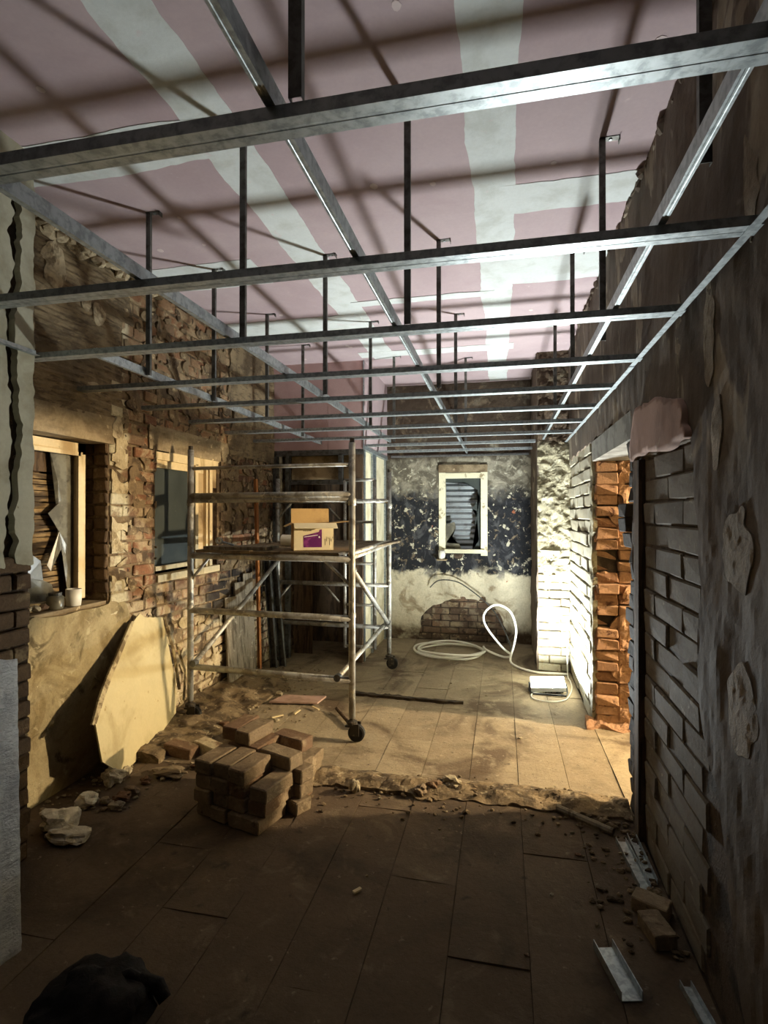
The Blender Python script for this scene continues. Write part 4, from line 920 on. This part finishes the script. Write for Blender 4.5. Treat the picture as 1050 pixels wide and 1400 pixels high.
loop = [(-.17, 6.36, .09), (.02, 6.33, .03), (.10, 6.28, .07), (.0, 6.26, .16), (-.17, 6.24, .38), (-.20, 6.22, .52), (-.12, 6.21, .62), (-.02, 6.21, .64), (.10, 6.21, .56), (.155, 6.20, .38), (.13, 6.18, .20), (.09, 6.12, .05), (.17, 6.00, .013), (.34, 5.85, .013), (.50, 5.84, .013), (.66, 5.84, .013)]
o = MB().path(smooth_path(hp_ + loop, 4), .0125, 8).build('water_pipe', M['white_plastic'], None, True)
tag(settle(o), 'white plastic pipe coiled on the floor, one loop standing up', 'pipe')
o = MB().path(smooth_path([(-.92, 7.08, .70), (-.80, 7.02, .80), (-.60, 7.0, .80), (-.42, 6.95, .72), (-.14, 6.8, .52), (.0, 6.6, .34), (.1, 6.45, .12), (.1, 6.40, .012)]), .008, 7).build('grey_hose', M['galv_dull'], None, True)
tag(settle(o), 'thin grey hose arching from the far wall down to the pipe loop', 'hose')

# ------------------------------------------------------------------ cups and bits by the windows
def cup(loc, r, h_, lb):
    o = MB().lathe([(0, 0), (r * .9, 0), (r, h_ * .5), (r, h_), (r * .9, h_), (r * .85, .01), (0, .01)], (0, 0, 0), 'z', 22).build('cup', M['white_plastic'], None, True); o.location = loc
    return tag(o, lb, 'cup')
cup((XL - .045, 2.93, 1.078), .046, .105, 'plain white cup on the sill of the near left window')
cup((-.765, YB - .075, 1.075), .045, .11, 'white cup on the ledge at the lower left of the far window')
MB_ = MB().box(-.83, -.70, YB - .13, YB - .0, 1.055, 1.073)
part(MB_, 'cup_ledge', M['concrete'], wn3)
jar = empty('jar', (XL - .06, 2.80, 1.078))
part(MB().lathe([(0, 0), (.045, 0), (.048, .02), (.048, .07), (.035, .085)], (XL - .06, 2.80, 1.078), 'z', 18), 'body', M['shard'], jar, True)
part(MB().lathe([(.037, .083), (.037, .098), (0, .1)], (XL - .06, 2.80, 1.078), 'z', 18), 'lid', M['galv_dull'], jar)
tag(jar, 'ribbed grubby glass jar on the near window sill left of the cup', 'jar')
for k in range(5):
    o = settle(MB().chunk((XL - .07, 2.50 + k * .055, 1.10), .03, .035, .024, k + 90).build('rubble_chunk', M['rubble']))
    tag(o, 'small lump of rubble lying on the sill of the near left window', 'rubble', 'lumps on the window sill')

# ------------------------------------------------------------------ floor debris
# ridge of mortar where a wall stood
def hr(u, v):
    t = max(0, 1 - ((v - 3.27 - .05 * fbm(u * 2, 0, 5)) / .13) ** 2); return .006 + t * (.028 + .03 * fbm(u * 6, v * 6, 6)) + .006 * fbm(u * 25, v * 25, 1)
ridge = struct(MB().relief((0, 0, 0), (1, 0, 0), (0, 1, 0), (0, 0, 1), -1.36, .69, 3.06, 3.42, .02, lambda u, v: abs(v - 3.26 - .04 * fbm(u * 3, 0, 5)) < .11 + .05 * fbm(u * 8, v * 8, 2), hr), 'trim_1', M['dust'])
struct(MB().relief((0, 0, 0), (1, 0, 0), (0, 1, 0), (0, 0, 1), -1.36, -.33, 4.66, 4.84, .02, lambda u, v: abs(v - 4.75 + .05 * u + .02 * fbm(u * 4, 0, 5)) < .022 + .02 * fbm(u * 9, v * 9, 2), lambda u, v: .02 + .01 * fbm(u * 12, v * 12, 1)), 'trim_2', M['screed'])
def chunk_thing(x, y, sx, sy, sz, lb, grp, mat='rubble', seed=0, name='rubble_chunk', cat='rubble'):
    o = settle(MB().chunk((0, 0, 0), sx, sy, sz, seed, None, 3 if sx > .033 else 1).build(name, M[mat])); o.location = (x, y, -.002); return tag(o, lb, cat, grp)
big = [(-.40, 3.24, .05, .04, .03, 'fist-sized mortar lump on the middle of the mortar ridge'), (-.30, 3.30, .06, .045, .035, 'largest stone lump on the mortar ridge, right of the middle'), (-.47, 3.17, .04, .035, .03, 'dark stone lump just in front of the mortar ridge'),
       (-.86, 3.12, .035, .03, .04, 'upright pointed splinter of brick in front of the ridge, right of the brick heap'), (-2.16, 2.35, .12, .06, .03, 'long crumbling pale foam lump on the floor by the left wall'),
       (-2.27, 2.42, .10, .08, .05, 'flat pale block of plaster on the floor behind the long foam lump'), (-2.30, 2.66, .06, .05, .035, 'pale plaster lump between foam lump and leaning sheet'),
       (-2.33, 2.90, .07, .05, .05, 'round pale plaster lump at the foot of the leaning sheet'), (-2.13, 2.72, .05, .06, .03, 'brownish lump in front of the leaning sheet'), (-2.06, 3.08, .12, .07, .025, 'flat piece of plaster on the floor right of the leaning sheet')]
for n, (x, y, a, b, c_, lb) in enumerate(big): chunk_thing(x, y, a, b, c_, lb, None, 'foam_white' if 'pale' in lb else 'rubble', n + 3)
for n in range(45):
    t_ = random.random(); y = 2.5 + 2.6 * t_; x = -2.5 + random.random() ** 1.5 * (.75 if y > 3.0 else .5)
    if 3.80 < y < 4.05 and x < -2.3: continue
    r = random.uniform(.012, .034); chunk_thing(x, y, r * 1.3, r, r * .7, 'small crumb of rubble strewn on the floor along the left wall', 'rubble crumbs by the left wall', 'rubble', n + 20)
for n in range(14):
    x = random.uniform(-1.2, .6); y = 3.14 + random.gauss(0, .09); r = random.uniform(.008, .02); chunk_thing(x, y, r * 1.3, r, r * .8, 'small crumb of mortar strewn along the mortar ridge', 'mortar crumbs along the ridge', 'dust', n + 120)
for n in range(14):
    x = random.uniform(-1.4, .5); y = random.uniform(1.9, 6.6); r = random.uniform(.006, .014); chunk_thing(x, y, r * 1.3, r, r * .6, 'tiny crumb lying on the open floor', 'crumbs on the open floor', 'rubble', n + 160)
mb = MB()
for n in range(420):
    y = 2.6 + 2.9 * random.random(); x = -2.55 + random.random() ** 2 * (1.0 if y > 3.1 else .5); r = random.uniform(.004, .012)
    mb.chunk((x, y, r * .5), r * 1.4, r, r * .7, n)
tag(mb.build('grit', M['rubble']), 'fine pale grit scattered over the floor beside the left wall', 'grit', kind='stuff')
mb = MB().relief((0, 0, 0), (1, 0, 0), (0, 1, 0), (0, 0, 1), -2.58, -1.75, 3.2, 5.2, .03, lambda u, v: u < -2.05 + .22 * fbm(v * 2, 2, 2) - (.25 if v < 3.5 else 0), lambda u, v: max(0.002, .09 * (1 - (u + 2.58) / .6) + .03 * fbm(u * 6, v * 6, 3)))
tag(mb.build('rubble_heap', M['dust']), 'low heap of dust and rubble banked along the left wall', 'rubble heap', kind='stuff')
mb = MB()
for n in range(220):
    x = random.uniform(-1.3, .6); y = 3.16 + random.gauss(0, .13); r = random.uniform(.004, .012); mb.chunk((x, y, r * .5 + (.02 if abs(y - 3.26) < .08 else 0)), r * 1.4, r, r * .8, n + 500)
tag(mb.build('grit', M['dust']), 'fine mortar grit scattered along both sides of the mortar ridge', 'grit', kind='stuff')
# broken red brick and bricks by the left castor
for n, (x, y, a, lb, mt) in enumerate(((-1.98, 3.42, 70, 'red half-buried brick lying left behind the brick heap', 'brick_left'), (-2.16, 3.36, 82, 'dusty brick half-buried by the foot of the leaning sheet', 'brick_heap'), (-1.86, 3.60, 30, 'dusty brick lying between the heap and the left castor', 'brick_heap'))):
    o = bpy.data.objects.new('brick', hb[n].copy()); o.data.materials[0] = M[mt]; COL.objects.link(o); o.location = (x, y, -.005); o.rotation_euler = (.05, .04, math.radians(a)); tag(o, lb, 'brick')
o = settle(MB().prism([(0, 0), (.42, .06), (.44, .24), (.06, .20)], (-1.98, 4.40, .014), (-1.98, 4.40, .027), (1, 0, 0), (0, 1, 0)).build('board_scrap', M['scrap'])); tag(o, 'flat pinkish scrap of plasterboard on the floor under the scaffold', 'board scrap')
o = settle(MB().tube((-1.35, 4.35, .03), (-1.12, 4.02, .02), .015, 8).build('stick', M['timber_dark'])); tag(o, 'thin dark stick on the floor behind the right front castor', 'stick')
for n in range(4):
    a = random.random() * 3; x, y = -1.9 + .12 * n, 4.0 + .12 * n
    o = settle(MB().box(-.05, .05, -.008, .008, 0, .008, Matrix.Translation((x, y, .012)) @ Matrix.Rotation(a, 4, 'Z')).build('wood_splinter', M['cream'])); tag(o, 'pale splinter of wood on the floor under the scaffold front', 'splinter', 'splinters under the scaffold')
# offcuts and bricks along the right wall
def offcut(p0, p1, w_, h_, mat, lb):
    p0, p1 = Vector(p0), Vector(p1); d = (p1 - p0).normalized(); s_ = Vector((d.y, -d.x, 0)).normalized(); a, t = w_ / 2, .003
    o = settle(MB().prism([(-a, h_), (-a, 0), (a, 0), (a, h_), (a - t, h_), (a - t, t), (-a + t, t), (-a + t, h_)], p0, p1, s_, (0, 0, 1)).build('channel_offcut', mat)); tag(o, lb, 'channel offcut'); return o
offcut((.585, 2.93, .0), (.615, 2.58, .0), .05, .025, M['galv'], 'short steel channel offcut beside the block wall, left of a pair')
offcut((.645, 2.97, .0), (.655, 2.62, .0), .045, .028, M['galv'], 'short steel channel offcut against the block wall, right of a pair')
offcut((.375, 2.20, 0), (.43, 1.98, 0), .075, .035, M['galv'], 'wide steel channel offcut lying alone on the floor at lower right')
offcut((.625, 2.08, 0), (.68, 1.70, 0), .04, .025, M['galv'], 'narrow steel channel offcut at the foot of the right wall, lower right corner')
for n, (x, y, a, lb) in enumerate(((.615, 2.44, 62, 'dark brick lying by the right wall in front of the channel pair'), (.60, 2.30, 15, 'half hidden dark brick nearest the lower right corner'))):
    o = bpy.data.objects.new('brick', hb[n + 2]); COL.objects.link(o); o.location = (x - .01, y, 0); o.scale = (.8, .6, .8); o.rotation_euler = (0, 0, math.radians(a)); tag(o, lb, 'brick')
mb = MB()
for n in range(160):
    y = random.uniform(2.2, 3.4); x = .67 - random.random() ** 2 * .3; r = random.uniform(.005, .016); mb.chunk((x, y, r * .4), r * 1.4, r, r * .7, n + 300)
tag(mb.build('grit', M['dust']), 'dark grit strewn on the floor below the block wall', 'grit', kind='stuff')
o = settle(MB().tube((.30, 3.16, .02), (.56, 2.98, .02), .018, 8).build('stick', M['timber_grey'])); tag(o, 'grey stick on the floor in front of the doorway', 'stick')
o = settle(MB().box(-.02, .02, -.008, .008, 0, .008, Matrix.Translation((-.62, 2.30, .002)) @ Matrix.Rotation(.9, 4, 'Z')).build('wood_splinter', M['cream'])); tag(o, 'single pale splinter on the dark floor in the middle foreground', 'splinter')
# dark sack at the lower left
sk = empty('rubble_sack', (-1.28, 1.50, 0))
bm = bmesh.new(); bmesh.ops.create_icosphere(bm, subdivisions=4, radius=1)
for v in bm.verts:
    q = v.co.copy(); k = 1 + .16 * fbm(q.x * 2, q.y * 2, q.z * 2 + 3) + .05 * fbm(q.x * 6, q.y * 6, q.z * 6)
    v.co = Vector((q.x * .19 * k, q.y * .17 * k, max(-.0, .02 + (q.z * .5 + .5) * .17 * k)))
me = bpy.data.meshes.new('sack_body'); bm.to_mesh(me); bm.free(); me.materials.append(M['sack']); me.polygons.foreach_set('use_smooth', [True] * len(me.polygons))
o = bpy.data.objects.new('sack_body', me); COL.objects.link(o); o.parent = sk; o.location = (0, 0, -.02)
part(MB().path([(-1.25, 1.52, .14), (-1.19, 1.56, .15), (-1.12, 1.58, .11)], .022, 8, .012).path([(-1.16, 1.57, .12), (-1.09, 1.57, .12), (-1.06, 1.56, .09)], .028, 8, .02), 'gathered_neck', M['sack'], sk, True)
tag(sk, 'dark lumpy rubble sack on the floor at the lower left corner', 'sack')
print('objects', len(bpy.data.objects))
